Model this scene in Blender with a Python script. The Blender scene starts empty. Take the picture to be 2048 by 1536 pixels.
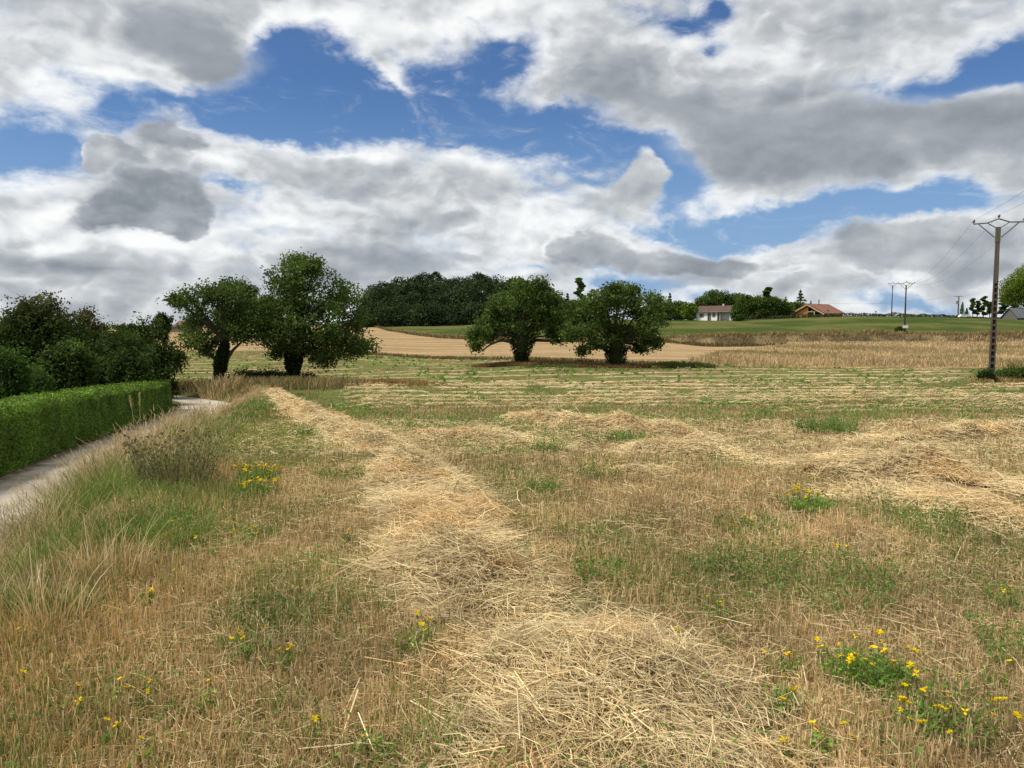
import bpy, math, random
import numpy as np
from mathutils import Vector

# ---------------------------------------------------------------- camera, sky, sun, exposure
F, CX, CY = 1547.0, 1024.0, 768.0          # focal length and centre in photo pixels
EYE = 1.6
HZ = 650.0                                 # photo row of the true horizon
PITCH = math.atan((CY - HZ) / F)
scene = bpy.context.scene
COL = scene.collection
cam = bpy.data.objects.new('camera', bpy.data.cameras.new('camera'))
COL.objects.link(cam)
cam.location = (0, 0, EYE)
cam.rotation_euler = (math.pi / 2 - PITCH, 0, 0)
cam.data.sensor_width = 36.0
cam.data.lens = 36.0 * F / 2048.0
cam.data.clip_start, cam.data.clip_end = 0.05, 9000.0
scene.camera = cam
scene.view_settings.view_transform = 'Standard'
scene.view_settings.look = 'None'
scene.view_settings.exposure = 0.2
scene.view_settings.gamma = 1.0
cy = scene.cycles
cy.max_bounces, cy.diffuse_bounces, cy.glossy_bounces = 6, 3, 2
cy.transmission_bounces, cy.transparent_max_bounces = 4, 4

def ray(px, row):
    """unit-depth direction (y = 1) through a photo pixel"""
    a = (px - CX) / F; b = (CY - row) / F
    y = math.cos(PITCH) + b * math.sin(PITCH)
    z = -math.sin(PITCH) + b * math.cos(PITCH)
    return a / y, 1.0, z / y

SUN_EL, SUN_AZ = math.radians(55), math.radians(-108)     # azimuth from +y towards +x
sun = bpy.data.objects.new('sun', bpy.data.lights.new('sun', 'SUN'))
COL.objects.link(sun)
sun.data.energy = 4.2
sun.data.angle = math.radians(12)
sun.data.color = (1.0, 0.93, 0.82)
sdir = Vector((math.sin(SUN_AZ) * math.cos(SUN_EL), math.cos(SUN_AZ) * math.cos(SUN_EL), math.sin(SUN_EL)))
sun.rotation_euler = sdir.to_track_quat('Z', 'Y').to_euler()

world = bpy.data.worlds.new('World'); scene.world = world; world.use_nodes = True
NT = world.node_tree; NT.nodes.clear()
class NB:
    """small helper to write node trees"""
    def __init__(s, nt): s.nt = nt
    def n(s, t, **kw):
        nd = s.nt.nodes.new(t)
        for k, v in kw.items(): setattr(nd, k, v)
        return nd
    def put(s, sock, v):
        if isinstance(v, bpy.types.NodeSocket): s.nt.links.new(v, sock)
        elif v is not None: sock.default_value = v
    def m(s, op, a, b=None, c=None, clamp=False):
        nd = s.n('ShaderNodeMath', operation=op, use_clamp=clamp)
        for i, v in enumerate((a, b, c)): s.put(nd.inputs[i], v)
        return nd.outputs[0]
    def v(s, op, a, b=None, scale=None):
        nd = s.n('ShaderNodeVectorMath', operation=op)
        s.put(nd.inputs[0], a); s.put(nd.inputs[1], b)
        if scale is not None: s.put(nd.inputs['Scale'], scale)
        return nd.outputs[0]
    def noise(s, vec, scale, detail=4, rough=.5, lac=2.0, dist=0.0, col=False, dim='3D'):
        nd = s.n('ShaderNodeTexNoise', noise_dimensions=dim)
        s.put(nd.inputs['Vector'], vec)
        for k, v in (('Scale', scale), ('Detail', detail), ('Roughness', rough), ('Lacunarity', lac), ('Distortion', dist)): s.put(nd.inputs[k], v)
        return nd.outputs['Color' if col else 'Fac']
    def mr(s, v, a, b, c=0.0, d=1.0, smooth=True):
        nd = s.n('ShaderNodeMapRange', interpolation_type='SMOOTHSTEP' if smooth else 'LINEAR')
        for i, x in enumerate((v, a, b, c, d)): s.put(nd.inputs[i], x)
        return nd.outputs[0]
    def mix(s, f, a, b, blend='MIX'):
        nd = s.n('ShaderNodeMix', data_type='RGBA', blend_type=blend)
        s.put(nd.inputs['Factor'], f)
        for k, x in ((6, a), (7, b)):
            if isinstance(x, tuple): x = (*x[:3], 1.0)
            s.put(nd.inputs[k], x)
        return nd.outputs[2]

def build_sky():
    w = NB(NT)
    tc = w.n('ShaderNodeTexCoord').outputs['Generated']
    sep = w.n('ShaderNodeSeparateXYZ'); w.put(sep.inputs[0], tc)
    X, Y, Z = sep.outputs
    az = w.m('ARCTAN2', X, Y)
    el = w.m('ARCSINE', Z)
    comb = w.n('ShaderNodeCombineXYZ'); w.put(comb.inputs[0], az); w.put(comb.inputs[1], el)
    P = comb.outputs[0]
    Q = w.v('MULTIPLY', tc, (1.0, 1.0, 1.75))
    def warp(vec, amp, scale, detail, rough=.55):
        nz = w.noise(Q, scale, detail, rough, col=True)
        off = w.v('SCALE', w.v('SUBTRACT', nz, (.5, .5, .5)), scale=amp)
        return w.v('ADD', vec, w.v('MULTIPLY', off, (1, .75, 0)))
    PW = warp(P, 0.20, 2.6, 6, .62)
    PS = warp(P, 0.10, 3.0, 3, .5)
    def blobs(lst, vec, base):
        acc = base
        for px, row, rx, ry, rot, amp in lst:
            dx, dy, dz = ray(px, row)
            A = math.atan2(dx, dy); E = math.asin(dz / math.sqrt(dx * dx + 1 + dz * dz))
            mp = w.n('ShaderNodeMapping', vector_type='TEXTURE')
            w.put(mp.inputs[0], vec)
            mp.inputs['Location'].default_value = (A, E, 0)
            mp.inputs['Rotation'].default_value = (0, 0, math.radians(-rot))
            mp.inputs['Scale'].default_value = (rx / F * math.cos(A) ** 1.2 * 1.45, ry / F * 1.45, 1)
            g = w.n('ShaderNodeTexGradient', gradient_type='QUADRATIC_SPHERE')
            w.put(g.inputs[0], mp.outputs[0])
            acc = w.m('MULTIPLY_ADD', g.outputs['Fac'], amp * 1.35, acc)
        return acc
    cover = blobs(SKY_COVER, PW, 1.01)
    light = blobs(SKY_LIGHT, PS, 0.56)
    def billow(vec):
        """heaped relief: rounded swellings with creases between them, at three sizes"""
        acc = 0.0
        for sc_, am_ in ((8.0, 1.0), (17.0, .55), (36.0, .3)):
            n_ = w.noise(vec, sc_, 1.0, .4)
            a_ = w.m('ABSOLUTE', w.m('MULTIPLY_ADD', n_, 2.0, -1.0))
            acc = w.m('MULTIPLY_ADD', a_, am_, acc)
        return acc
    QW = w.v('ADD', Q, w.v('SCALE', w.v('SUBTRACT', w.noise(Q, 9.0, 5, .6, col=True), (.5, .5, .5)), scale=.06))
    LIT = (-.011, 0, .019)
    bl = billow(QW)
    bl2 = billow(w.v('ADD', QW, LIT))
    fb = w.noise(Q, 7.0, 12, .62, dist=.2)
    fine = w.noise(QW, 34.0, 8, .66, dist=.4)
    nfb, nfine = w.m('SUBTRACT', fb, .5), w.m('SUBTRACT', fine, .5)
    emb = w.m('SUBTRACT', bl, bl2)
    bg_ = w.noise(Q, 5.0, 6, .55, dist=.3)
    emb2 = w.m('SUBTRACT', bg_, w.noise(w.v('ADD', Q, (-.035, 0, .06)), 5.0, 5, .55, dist=.3))
    tex = w.m('ADD', w.m('MULTIPLY', nfb, 1.5), w.m('MULTIPLY', nfine, .55))
    tex = w.m('ADD', tex, w.m('MULTIPLY', w.m('SUBTRACT', bl, .42), .45))
    ramp_pts = [(0.0, (.175, .200, .228)), (.22, (.265, .292, .322)), (.45, (.39, .418, .448)), (.65, (.55, .575, .595)), (.82, (.78, .80, .81)), (1.0, (.97, .98, .97))]
    def colour(b):
        ramp = w.n('ShaderNodeValToRGB'); w.put(ramp.inputs[0], b)
        cr = ramp.color_ramp; cr.interpolation = 'LINEAR'
        cr.elements[0].position = 0; cr.elements[0].color = (*ramp_pts[0][1], 1)
        cr.elements[1].position = 1; cr.elements[1].color = (*ramp_pts[-1][1], 1)
        for p, c in ramp_pts[1:-1]:
            e = cr.elements.new(p); e.color = (*c, 1)
        return ramp.outputs[0]
    d = w.m('ADD', cover, tex)
    wisp = w.noise(w.v('MULTIPLY', QW, (1.0, 1.0, 1.7)), 6.5, 10, .68, dist=1.2)
    alpha = w.m('MAXIMUM', w.mr(d, .22, .95), w.m('MULTIPLY', w.mr(wisp, .54, .84), .7))
    thick = w.mr(d, .5, 1.25)
    b = w.m('ADD', w.m('ADD', light, w.m('MULTIPLY', emb, EMB_K)), w.m('MULTIPLY', emb2, .7))
    b = w.m('ADD', b, w.m('MULTIPLY', nfine, .22))
    b = w.m('ADD', b, w.m('MULTIPLY', w.m('SUBTRACT', 1.0, thick), .30))
    # separate cumulus bodies in front, each with its own outline, a lit rim and a shaded middle
    for lst, soft, base, rim, k_emb, k_tex in SKY_BODIES:
        s_ = w.m('ADD', blobs(lst, PW, -.28), w.m('MULTIPLY', tex, k_tex))
        a_ = w.mr(s_, 0.0, soft)
        r_ = w.m('MULTIPLY', w.m('SUBTRACT', 1.0, w.mr(s_, soft * .3, soft * .3 + .55)), w.mr(emb2, -.10, .10, .15, 1.0))
        bb = w.m('MULTIPLY_ADD', r_, rim, base)
        bb = w.m('MULTIPLY_ADD', emb, k_emb * EMB_K * .45, bb)
        bb = w.m('MULTIPLY_ADD', emb2, k_emb * .8, bb)
        bb = w.m('MULTIPLY_ADD', nfine, .20, bb)
        b = w.m('ADD', w.m('MULTIPLY', b, w.m('SUBTRACT', 1.0, a_)), w.m('MULTIPLY', bb, a_))
        alpha = w.m('MAXIMUM', alpha, a_)
    cloud = colour(b)
    sky = w.n('ShaderNodeTexSky', sky_type='NISHITA', sun_disc=False, sun_elevation=SUN_EL, sun_rotation=SUN_AZ,
              altitude=200, air_density=1.0, dust_density=.4, ozone_density=2.2)
    blue = w.mix(1.0, sky.outputs[0], (SKY_TINT[0], SKY_TINT[1], SKY_TINT[2]), 'MULTIPLY')
    blue = w.mix(w.mr(el, .0, .30, .85, 0.0), blue, (.26 * SKY_K, .41 * SKY_K, .64 * SKY_K))
    cl = w.mix(1.0, cloud, (SKY_K, SKY_K, SKY_K), 'MULTIPLY')
    out = w.mix(w.m('MULTIPLY', alpha, .97), blue, cl)
    bg = w.n('ShaderNodeBackground'); w.put(bg.inputs[0], out); bg.inputs[1].default_value = SKY_S
    wo = w.n('ShaderNodeOutputWorld'); w.nt.links.new(bg.outputs[0], wo.inputs[0])
    world.cycles.sampling_method = 'MANUAL'; world.cycles.sample_map_resolution = 512

SKY_S = 0.12
SKY_K = .90 / SKY_S
SKY_TINT = (.40, .54, .72)
EMB_K = .58
SKY_COVER = [  # blue gaps: px, row, rx, ry, tilt, amount
    (640, 180, 230, 110, 12, -1.1), (880, 210, 280, 100, 12, -1.1), (560, 105, 90, 70, 0, -.8), (470, 215, 140, 70, 0, -.9), (590, 260, 160, 40, 8, -.7),
    (1020, 115, 130, 60, 0, -1.0), (230, 205, 90, 50, -10, -.85), (50, 300, 170, 85, 0, -1.1), (330, 165, 120, 35, 8, -.7),
    (1160, 310, 230, 60, 12, -.95), (1345, 370, 75, 110, 0, -.95), (870, 275, 160, 40, 8, -.7), (1110, 240, 60, 40, 0, -.6), (1290, 320, 120, 40, 10, -.5),
    (1640, 450, 330, 40, -6, -.9), (1880, 415, 120, 45, -10, -.75), (1480, 480, 180, 30, 0, -.65),
    (1850, 190, 220, 65, -12, -1.15), (2030, 130, 120, 60, 0, -.9), (1370, 50, 120, 60, 0, -.75), (1460, 10, 50, 35, 0, -.7), (1410, 130, 60, 40, 0, -.5),
    (1175, 235, 80, 35, 0, -.45), (480, 372, 110, 18, 6, -.55), (1270, 555, 130, 38, 0, -.95), (1400, 585, 130, 26, 0, -.55), (1860, 600, 190, 26, 0, -.7), (1060, 540, 70, 26, 0, -.55), (1320, 450, 220, 22, 4, -.5), (1230, 505, 80, 16, 0, -.4),
    (1560, 500, 160, 20, 0, -.3), (1060, 380, 120, 30, 20, -.3), (2000, 520, 60, 60, 0, -.2),
    # reinforced cloud
    (330, 50, 280, 100, 0, .6), (1600, 290, 420, 110, 3, .7), (1280, 180, 220, 60, 10, .35), (740, 360, 280, 55, 14, .4),
    (700, 20, 200, 30, 0, .4), (1400, 500, 200, 30, 5, .3), (100, 480, 240, 100, 0, .4), (1650, 100, 200, 60, 0, .3), (800, 170, 90, 45, 40, .75), (880, 190, 60, 30, 20, .45), (760, 120, 60, 30, 30, .4),
]
SKY_LIGHT = [
    (60, 60, 160, 80, 0, -.05), (130, 165, 150, 50, 0, .36), (700, 40, 330, 50, 0, .34), (1000, 20, 150, 40, 0, .28), (330, 150, 140, 24, 5, .2),
    (560, 275, 120, 40, 16, .42), (720, 300, 140, 30, 12, .40), (440, 310, 130, 30, 14, .35), (900, 320, 120, 20, 10, .25),
    (60, 375, 170, 24, 0, .42), (110, 450, 200, 60, 0, .34), (330, 488, 150, 18, 0, .45), (120, 500, 160, 30, 0, .3), (60, 570, 140, 20, 0, .3), (160, 405, 60, 30, 0, .1),
    (250, 545, 260, 22, 0, -.20), (420, 590, 260, 30, 0, -.12), (640, 375, 260, 40, 12, -.08), (1500, 600, 500, 30, 0, .12), (900, 600, 400, 24, 0, .12), (780, 440, 160, 30, 5, -.12), (620, 455, 90, 22, 0, .28),
    (960, 430, 180, 60, 0, .24), (1130, 450, 90, 30, 0, .25), (1060, 590, 100, 30, 0, .35), (1190, 560, 60, 40, 0, .25),
    (1240, 190, 240, 70, 5, -.14), (1560, 130, 200, 50, 0, .25), (1720, 60, 260, 60, -15, -.02), (1300, 90, 200, 40, 0, .15),
    (1880, 530, 240, 50, 0, -.06), (1450, 480, 140, 16, 5, .2), (1420, 400, 120, 50, 0, .16), (1640, 420, 200, 20, 0, .1), (700, 130, 200, 80, 0, .1), (1980, 590, 120, 30, 0, -.05),
]
SKY_BODIES = [  # (blobs, edge softness, shade of the middle, brighter rim, relief, raggedness)
    ([(800, 530, 160, 46, 0, .9), (660, 505, 110, 40, 0, .8), (930, 520, 90, 40, 0, .9), (760, 570, 300, 34, 0, .7), (500, 560, 160, 26, 0, .5)], .85, .50, .26, 1.2, .30),
    ([(1500, 300, 300, 105, 8, 1.2), (1800, 270, 260, 80, 0, 1.0), (2010, 290, 160, 90, 0, 1.0), (1280, 215, 240, 70, 10, .9), (1540, 380, 180, 60, 5, .8), (1750, 370, 150, 50, -5, .8)], 1.1, .34, .30, .7, .32),
    ([(400, 70, 170, 100, 0, 1.1), (230, 30, 200, 80, 0, .8), (440, 130, 90, 40, 0, .8)], 1.2, .26, .40, .5, .30),
    ([(1270, 370, 62, 58, 0, 1.0), (1235, 395, 60, 36, 0, .7)], .3, .66, .15, 1.2, .30),
    ([(1160, 480, 100, 40, 5, .9), (1320, 505, 170, 38, 8, 1.0), (1460, 530, 110, 30, 8, .8), (1110, 500, 50, 44, 0, .7)], .3, .40, .38, 1.6, .25),
    ([(1760, 490, 90, 44, 0, 1.0), (1880, 470, 80, 40, 0, .8), (1980, 480, 110, 60, 0, .9), (1850, 530, 220, 40, 0, .9)], .35, .48, .32, 1.3, .25),
    ([(1500, 568, 70, 26, 0, 1.0), (1600, 562, 60, 22, 0, .7)], .25, .66, .15, 1.0, .22),
    ([(205, 290, 60, 46, 0, 1.0), (185, 325, 44, 44, 0, .8), (270, 320, 90, 40, 10, .7)], .22, .50, .50, 1.6, .26),
    ([(320, 250, 84, 44, 12, 1.1), (390, 280, 60, 30, 20, .8)], .60, .40, .52, 1.8, .32),
    ([(300, 375, 130, 62, 6, 1.3), (390, 405, 90, 60, 8, 1.1), (415, 438, 70, 34, 0, 1.0), (240, 425, 100, 34, 0, 1.0), (330, 440, 150, 26, 0, .9)], .62, .33, .50, 1.8, .30),
]
build_sky()
# ---------------------------------------------------------------- helpers
RNG = np.random.default_rng(7)
def hash2(ix, iy, seed):
    h = (ix.astype(np.int64) * 374761393 + iy.astype(np.int64) * 668265263 + seed * 974634777) & 0xFFFFFFFF
    h = ((h ^ (h >> 13)) * 1274126177) & 0xFFFFFFFF
    return ((h ^ (h >> 16)) & 0xFFFF) / 65535.0
def vnoise(x, y, seed=0):
    x = np.asarray(x, float); y = np.asarray(y, float)
    ix, iy = np.floor(x), np.floor(y); fx, fy = x - ix, y - iy
    fx = fx * fx * (3 - 2 * fx); fy = fy * fy * (3 - 2 * fy)
    a = hash2(ix, iy, seed); b = hash2(ix + 1, iy, seed); c = hash2(ix, iy + 1, seed); d = hash2(ix + 1, iy + 1, seed)
    return (a * (1 - fx) + b * fx) * (1 - fy) + (c * (1 - fx) + d * fx) * fy
def fbm(x, y, s=1.0, octs=3, seed=0):
    t = 0; a = .5; n = 0
    for i in range(octs):
        t = t + a * vnoise(np.asarray(x) / s, np.asarray(y) / s, seed + i * 17); n += a; a *= .5; s *= .5
    return t / n
def sst(v, a, b):
    t = np.clip((np.asarray(v, float) - a) / (b - a), 0, 1); return t * t * (3 - 2 * t)
def mixc(a, b, t):
    a = np.asarray(a, float); b = np.asarray(b, float); t = np.asarray(t)[..., None]
    return a * (1 - t) + b * t

class Geo:
    """collects vertices, faces and one colour per vertex, then links ONE mesh object"""
    def __init__(s): s.V = []; s.Fc = []; s.C = []; s.n = 0
    def add(s, v, f, c):
        v = np.asarray(v, np.float32).reshape(-1, 3); f = np.asarray(f, np.int64)
        c = np.broadcast_to(np.asarray(c, np.float32), (len(v), 3))
        s.V.append(v); s.Fc.append(f + s.n); s.C.append(c); s.n += len(v)
    def build(s, name, mat, parent=None, smooth=False, loc=None):
        me = bpy.data.meshes.new(name)
        V = np.concatenate(s.V) if s.V else np.zeros((0, 3), np.float32)
        if loc is not None: V = V - np.asarray(loc, np.float32)
        me.vertices.add(len(V)); me.vertices.foreach_set('co', V.ravel())
        sizes = np.concatenate([np.full(len(f), f.shape[1]) for f in s.Fc])
        loops = np.concatenate([f.ravel() for f in s.Fc])
        starts = np.concatenate([[0], np.cumsum(sizes)[:-1]])
        me.loops.add(len(loops)); me.loops.foreach_set('vertex_index', loops.astype(np.int32))
        me.polygons.add(len(sizes)); me.polygons.foreach_set('loop_start', starts.astype(np.int32))
        me.polygons.foreach_set('loop_total', sizes.astype(np.int32))
        me.polygons.foreach_set('use_smooth', np.full(len(sizes), smooth))
        at = me.color_attributes.new('Col', 'FLOAT_COLOR', 'POINT')
        Cc = np.concatenate([np.concatenate(s.C), np.ones((len(V), 1), np.float32)], 1)
        at.data.foreach_set('color', Cc.astype(np.float32).ravel())
        me.update(calc_edges=True)
        me.materials.append(mat)
        o = bpy.data.objects.new(name, me); COL.objects.link(o)
        if loc is not None and parent is None: o.location = [float(x) for x in loc]
        if parent is not None: o.parent = parent
        return o

def tag(o, label=None, cat=None, group=None, kind=None):
    for k, v in (('label', label), ('category', cat), ('group', group), ('kind', kind)):
        if v: o[k] = v
    return o
def empty(name, loc, label, cat, group=None):
    o = bpy.data.objects.new(name, None); COL.objects.link(o)
    o.location = [float(x) for x in loc]; o.empty_display_size = .2
    return tag(o, label, cat, group)

def tube(geo, pts, rad, col, n=6, cap=True):
    pts = np.asarray(pts, float); rad = np.broadcast_to(np.asarray(rad, float), (len(pts),))
    T = np.gradient(pts, axis=0); T /= np.linalg.norm(T, axis=1, keepdims=True) + 1e-9
    up = np.where(np.abs(T[:, 2:3]) > .9, np.array([[1., 0, 0]]), np.array([[0, 0, 1.]]))
    if abs(T[0, 2]) > .6: up = np.broadcast_to(np.array([[0., 1., 0]]), T.shape)
    A = np.cross(T, up); A /= np.linalg.norm(A, axis=1, keepdims=True) + 1e-9
    B = np.cross(T, A)
    ang = np.arange(n) / n * 2 * math.pi
    V = pts[:, None] + (A[:, None] * np.cos(ang)[None, :, None] + B[:, None] * np.sin(ang)[None, :, None]) * rad[:, None, None]
    m = len(pts)
    i = np.arange(m - 1)[:, None] * n; j = np.arange(n)[None]; j2 = (j + 1) % n
    f = np.stack([i + j, i + j2, i + n + j2, i + n + j], -1).reshape(-1, 4)
    c = np.asarray(col, float)
    if c.ndim == 2: c = np.repeat(c, n, 0)
    geo.add(V.reshape(-1, 3), f, c)
    if cap:
        c0 = c if c.ndim == 1 else c[0]
        geo.add(V[-1], np.arange(n)[None], c0); geo.add(V[0][::-1], np.arange(n)[None], c0)
def box(geo, c, size, col, rz=0.0, taper=1.0):
    sx, sy, sz = [k / 2 for k in size]
    v = np.array([[x * sx * (taper if z > 0 else 1), y * sy * (taper if z > 0 else 1), z * sz] for z in (-1, 1) for y in (-1, 1) for x in (-1, 1)], float)
    R = np.array([[math.cos(rz), math.sin(rz), 0], [-math.sin(rz), math.cos(rz), 0], [0, 0, 1]])
    v = v @ R + np.asarray(c, float)
    geo.add(v, [[0, 2, 3, 1], [4, 5, 7, 6], [0, 1, 5, 4], [2, 6, 7, 3], [0, 4, 6, 2], [1, 3, 7, 5]], col)

def blades(geo, base, h, w, lean, col, segs=2, yaw=None, curl=.5, taper=.55):
    """grass blades: base (N,3), height, width, lean (N,2) horizontal reach as a share of h"""
    N = len(base)
    if N == 0: return
    yaw = RNG.uniform(0, math.pi, N) if yaw is None else yaw
    side = np.stack([np.cos(yaw), np.sin(yaw), np.zeros(N)], 1) * (w / 2)[:, None]
    rows = []
    for k in range(segs + 1):
        t = k / segs
        cen = base + np.stack([lean[:, 0] * h * t ** (1 + curl), lean[:, 1] * h * t ** (1 + curl), h * (t - .25 * t * t * np.minimum(1, (lean ** 2).sum(1)))], 1)
        tw = 1.0 if k == 0 else (1 - taper * t)
        rows.append(cen - side * tw); rows.append(cen + side * tw)
    V = np.stack(rows, 1)                       # N, 2(segs+1), 3
    m = 2 * (segs + 1)
    f = np.array([[2 * k, 2 * k + 1, 2 * k + 3, 2 * k + 2] for k in range(segs)])
    Fa = (np.arange(N)[:, None, None] * m + f[None]).reshape(-1, 4)
    c = np.repeat(np.asarray(col)[:, None, :], m, 1).astype(float)
    geo.add(V.reshape(-1, 3), Fa, c.reshape(-1, 3))

def leafquads(geo, cen, size, col, nrm=None, aspect=.5, spread=1.0):
    """small diamond leaves at CEN (N,3) with random facing"""
    N = len(cen)
    if N == 0: return
    n = RNG.normal(size=(N, 3)) * spread
    if nrm is not None: n = n + nrm
    n /= np.linalg.norm(n, axis=1, keepdims=True) + 1e-9
    r = RNG.normal(size=(N, 3)); a = np.cross(n, r); a /= np.linalg.norm(a, axis=1, keepdims=True) + 1e-9
    b = np.cross(n, a)
    s = np.asarray(size)[:, None] / 2
    V = np.stack([cen - a * s, cen + b * s * aspect - a * s * .1, cen + a * s, cen - b * s * aspect - a * s * .1], 1)
    geo.add(V.reshape(-1, 3), np.arange(N * 4).reshape(N, 4), np.repeat(np.asarray(col, float), 4, 0))

def ribbons(geo, cen, L, w, yaw, pitch, col, bend=None):
    """lying straws: slim two-piece prisms (flat underside left open)"""
    N = len(cen)
    if N == 0: return
    d = np.stack([np.cos(yaw) * np.cos(pitch), np.sin(yaw) * np.cos(pitch), np.sin(pitch)], 1)
    s = np.stack([-np.sin(yaw), np.cos(yaw), np.zeros(N)], 1)
    u = np.cross(d, s)
    b = RNG.normal(0, .07, N) * L if bend is None else bend
    b2 = RNG.normal(0, .11, N) * L
    rows = []
    for t, k in ((-1, 0), (RNG.uniform(-.5, .5, N), 1), (1, 0)):
        c = cen + d * (t * L / 2)[:, None] + (s * b2[:, None] + u * np.abs(b)[:, None]) * k
        rows += [c - s * (w / 2)[:, None], c + u * (w * .45)[:, None], c + s * (w / 2)[:, None]]
    V = np.stack(rows, 1)
    f = np.array([[0, 1, 4, 3], [1, 2, 5, 4], [3, 4, 7, 6], [4, 5, 8, 7]])
    Fa = (np.arange(N)[:, None, None] * 9 + f[None]).reshape(-1, 4)
    geo.add(V.reshape(-1, 3), Fa, np.repeat(np.asarray(col, float), 9, 0))

# ---------------------------------------------------------------- materials
def mat_leaf(name, trans=.35, rough=.6, gloss=.0, var=.25, vscale=3.0):
    m = bpy.data.materials.new(name); m.use_nodes = True
    nt = m.node_tree; nt.nodes.clear(); w = NB(nt)
    at = w.n('ShaderNodeAttribute', attribute_name='Col')
    geo = w.n('ShaderNodeNewGeometry')
    nz = w.noise(geo.outputs['Position'], vscale, 2)
    c = w.mix(1.0, at.outputs['Color'], w.mix(w.mr(nz, .3, .7), (1 - var,) * 3, (1 + var,) * 3), 'MULTIPLY')
    d = w.n('ShaderNodeBsdfPrincipled') if gloss else w.n('ShaderNodeBsdfDiffuse')
    w.put(d.inputs[0], c)
    if gloss:
        d.inputs['Roughness'].default_value = rough; d.inputs['Specular IOR Level'].default_value = gloss
    out = w.n('ShaderNodeOutputMaterial')
    if trans:
        t = w.n('ShaderNodeBsdfTranslucent'); w.put(t.inputs[0], w.mix(1.0, c, (1.1, 1.06, .72), 'MULTIPLY'))
        mx = w.n('ShaderNodeMixShader'); mx.inputs[0].default_value = trans
        nt.links.new(d.outputs[0], mx.inputs[1]); nt.links.new(t.outputs[0], mx.inputs[2]); nt.links.new(mx.outputs[0], out.inputs[0])
    else: nt.links.new(d.outputs[0], out.inputs[0])
    return m
def mat_solid(name, rough=.8, spec=.25, metal=0.0, s1=6.0, s2=60.0, var=.25, bump=.2, bscale=40.0, stretch=(1, 1, 1)):
    """vertex colour x two scales of mottling, with a fine bump"""
    m = bpy.data.materials.new(name); m.use_nodes = True
    nt = m.node_tree; nt.nodes.clear(); w = NB(nt)
    at = w.n('ShaderNodeAttribute', attribute_name='Col')
    pos = w.v('MULTIPLY', w.n('ShaderNodeTexCoord').outputs['Object'], stretch)
    a = w.noise(pos, s1, 4, .6); b = w.noise(pos, s2, 3, .6)
    k = w.m('ADD', w.m('MULTIPLY', w.m('SUBTRACT', a, .5), var * 3), w.m('MULTIPLY', w.m('SUBTRACT', b, .5), var * 2))
    k = w.m('ADD', k, 1.0)
    cb = w.n('ShaderNodeCombineXYZ'); [w.put(cb.inputs[i], k) for i in range(3)]
    c = w.mix(1.0, at.outputs['Color'], cb.outputs[0], 'MULTIPLY')
    p = w.n('ShaderNodeBsdfPrincipled'); w.put(p.inputs[0], c)
    p.inputs['Roughness'].default_value = rough; p.inputs['Specular IOR Level'].default_value = spec; p.inputs['Metallic'].default_value = metal
    bm = w.n('ShaderNodeBump'); bm.inputs['Strength'].default_value = bump; bm.inputs['Distance'].default_value = .02
    w.put(bm.inputs['Height'], w.noise(pos, bscale, 4, .65)); nt.links.new(bm.outputs[0], p.inputs['Normal'])
    out = w.n('ShaderNodeOutputMaterial'); nt.links.new(p.outputs[0], out.inputs[0])
    return m
M_GRASS = mat_leaf('grass_blades', .42, var=.18, vscale=1.3)
M_STRAW = mat_leaf('straw', .14, var=.15, vscale=2.0)
M_LEAF = mat_leaf('tree_leaves', .40, gloss=.10, rough=.6, var=.35, vscale=.9)
M_HEDGE = mat_leaf('hedge_leaves', .30, gloss=.15, rough=.5, var=.25, vscale=1.6)
M_FAR = mat_leaf('far_foliage', .15, var=.30, vscale=.25)
M_PETAL = mat_leaf('petals', .3, var=.05)
M_BARK = mat_solid('bark', .9, .15, s1=3, s2=25, var=.3, bump=.8, bscale=14, stretch=(1, 1, .35))
M_PLASTER = mat_solid('plaster', .9, .2, s1=.5, s2=8, var=.06, bump=.1, bscale=30)
M_ROOF = mat_solid('roof_tiles', .85, .2, s1=1.2, s2=9, var=.22, bump=.5, bscale=9)
M_WOOD = mat_solid('wood_boards', .75, .25, s1=1.5, s2=14, var=.2, bump=.3, bscale=12, stretch=(3, 3, .25))
M_CONC = mat_solid('weathered_concrete', .9, .2, s1=2.5, s2=22, var=.22, bump=.3, bscale=30, stretch=(1, 1, .6))
M_METAL = mat_solid('painted_metal', .55, .4, metal=.4, s1=4, s2=30, var=.12, bump=.05)
M_GLASS = mat_solid('dark_glass', .15, .6, s1=1, s2=3, var=.05, bump=0)

# ---------------------------------------------------------------- the lie of the land
# ground heights by depth (rows) and by bearing (columns, given as photo columns); hills and fields of the far side
PXC = np.array([-300, 100, 300, 600, 850, 1100, 1380, 1750, 2150, 2500], float)
UC = (PXC - CX) / F
# photo rows at which the ground at each depth stands, converted to metres below
ROWT = {
    52:  [772, 772, 772, 770, 766, 764, 762, 760, 758, 758],
    72:  [742, 742, 742, 742, 738, 731, 733, 735, 735, 735],
    100: [710, 706, 705, 705, 712, 708, 709, 711, 711, 711],
    137: [688, 684, 681, 681, 687, 687, 684, 683, 683, 683],
    160: [676, 673, 671, 671, 674, 675, 668, 666, 666, 667],
    200: [668, 665, 663, 661, 655, 647, 643.5, 636.5, 643, 645],
    222: [664, 662, 660, 656, 650, 640, 640.5, 633, 640, 643],
    260: [662, 660, 658, 650, 645, 637, 640.5, 636, 642, 644],
    330: [659, 658, 657, 648, 644, 638, 642, 641, 645, 646],
    600: [655, 655, 655, 652, 650, 646, 648, 648, 649, 650],
    1200: [652, 652, 652, 652, 652, 651, 651, 651, 651, 651],
    4000: [650.6] * 10}
DC = [0, 3, 6, 10, 15, 20, 30, 40]
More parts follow.
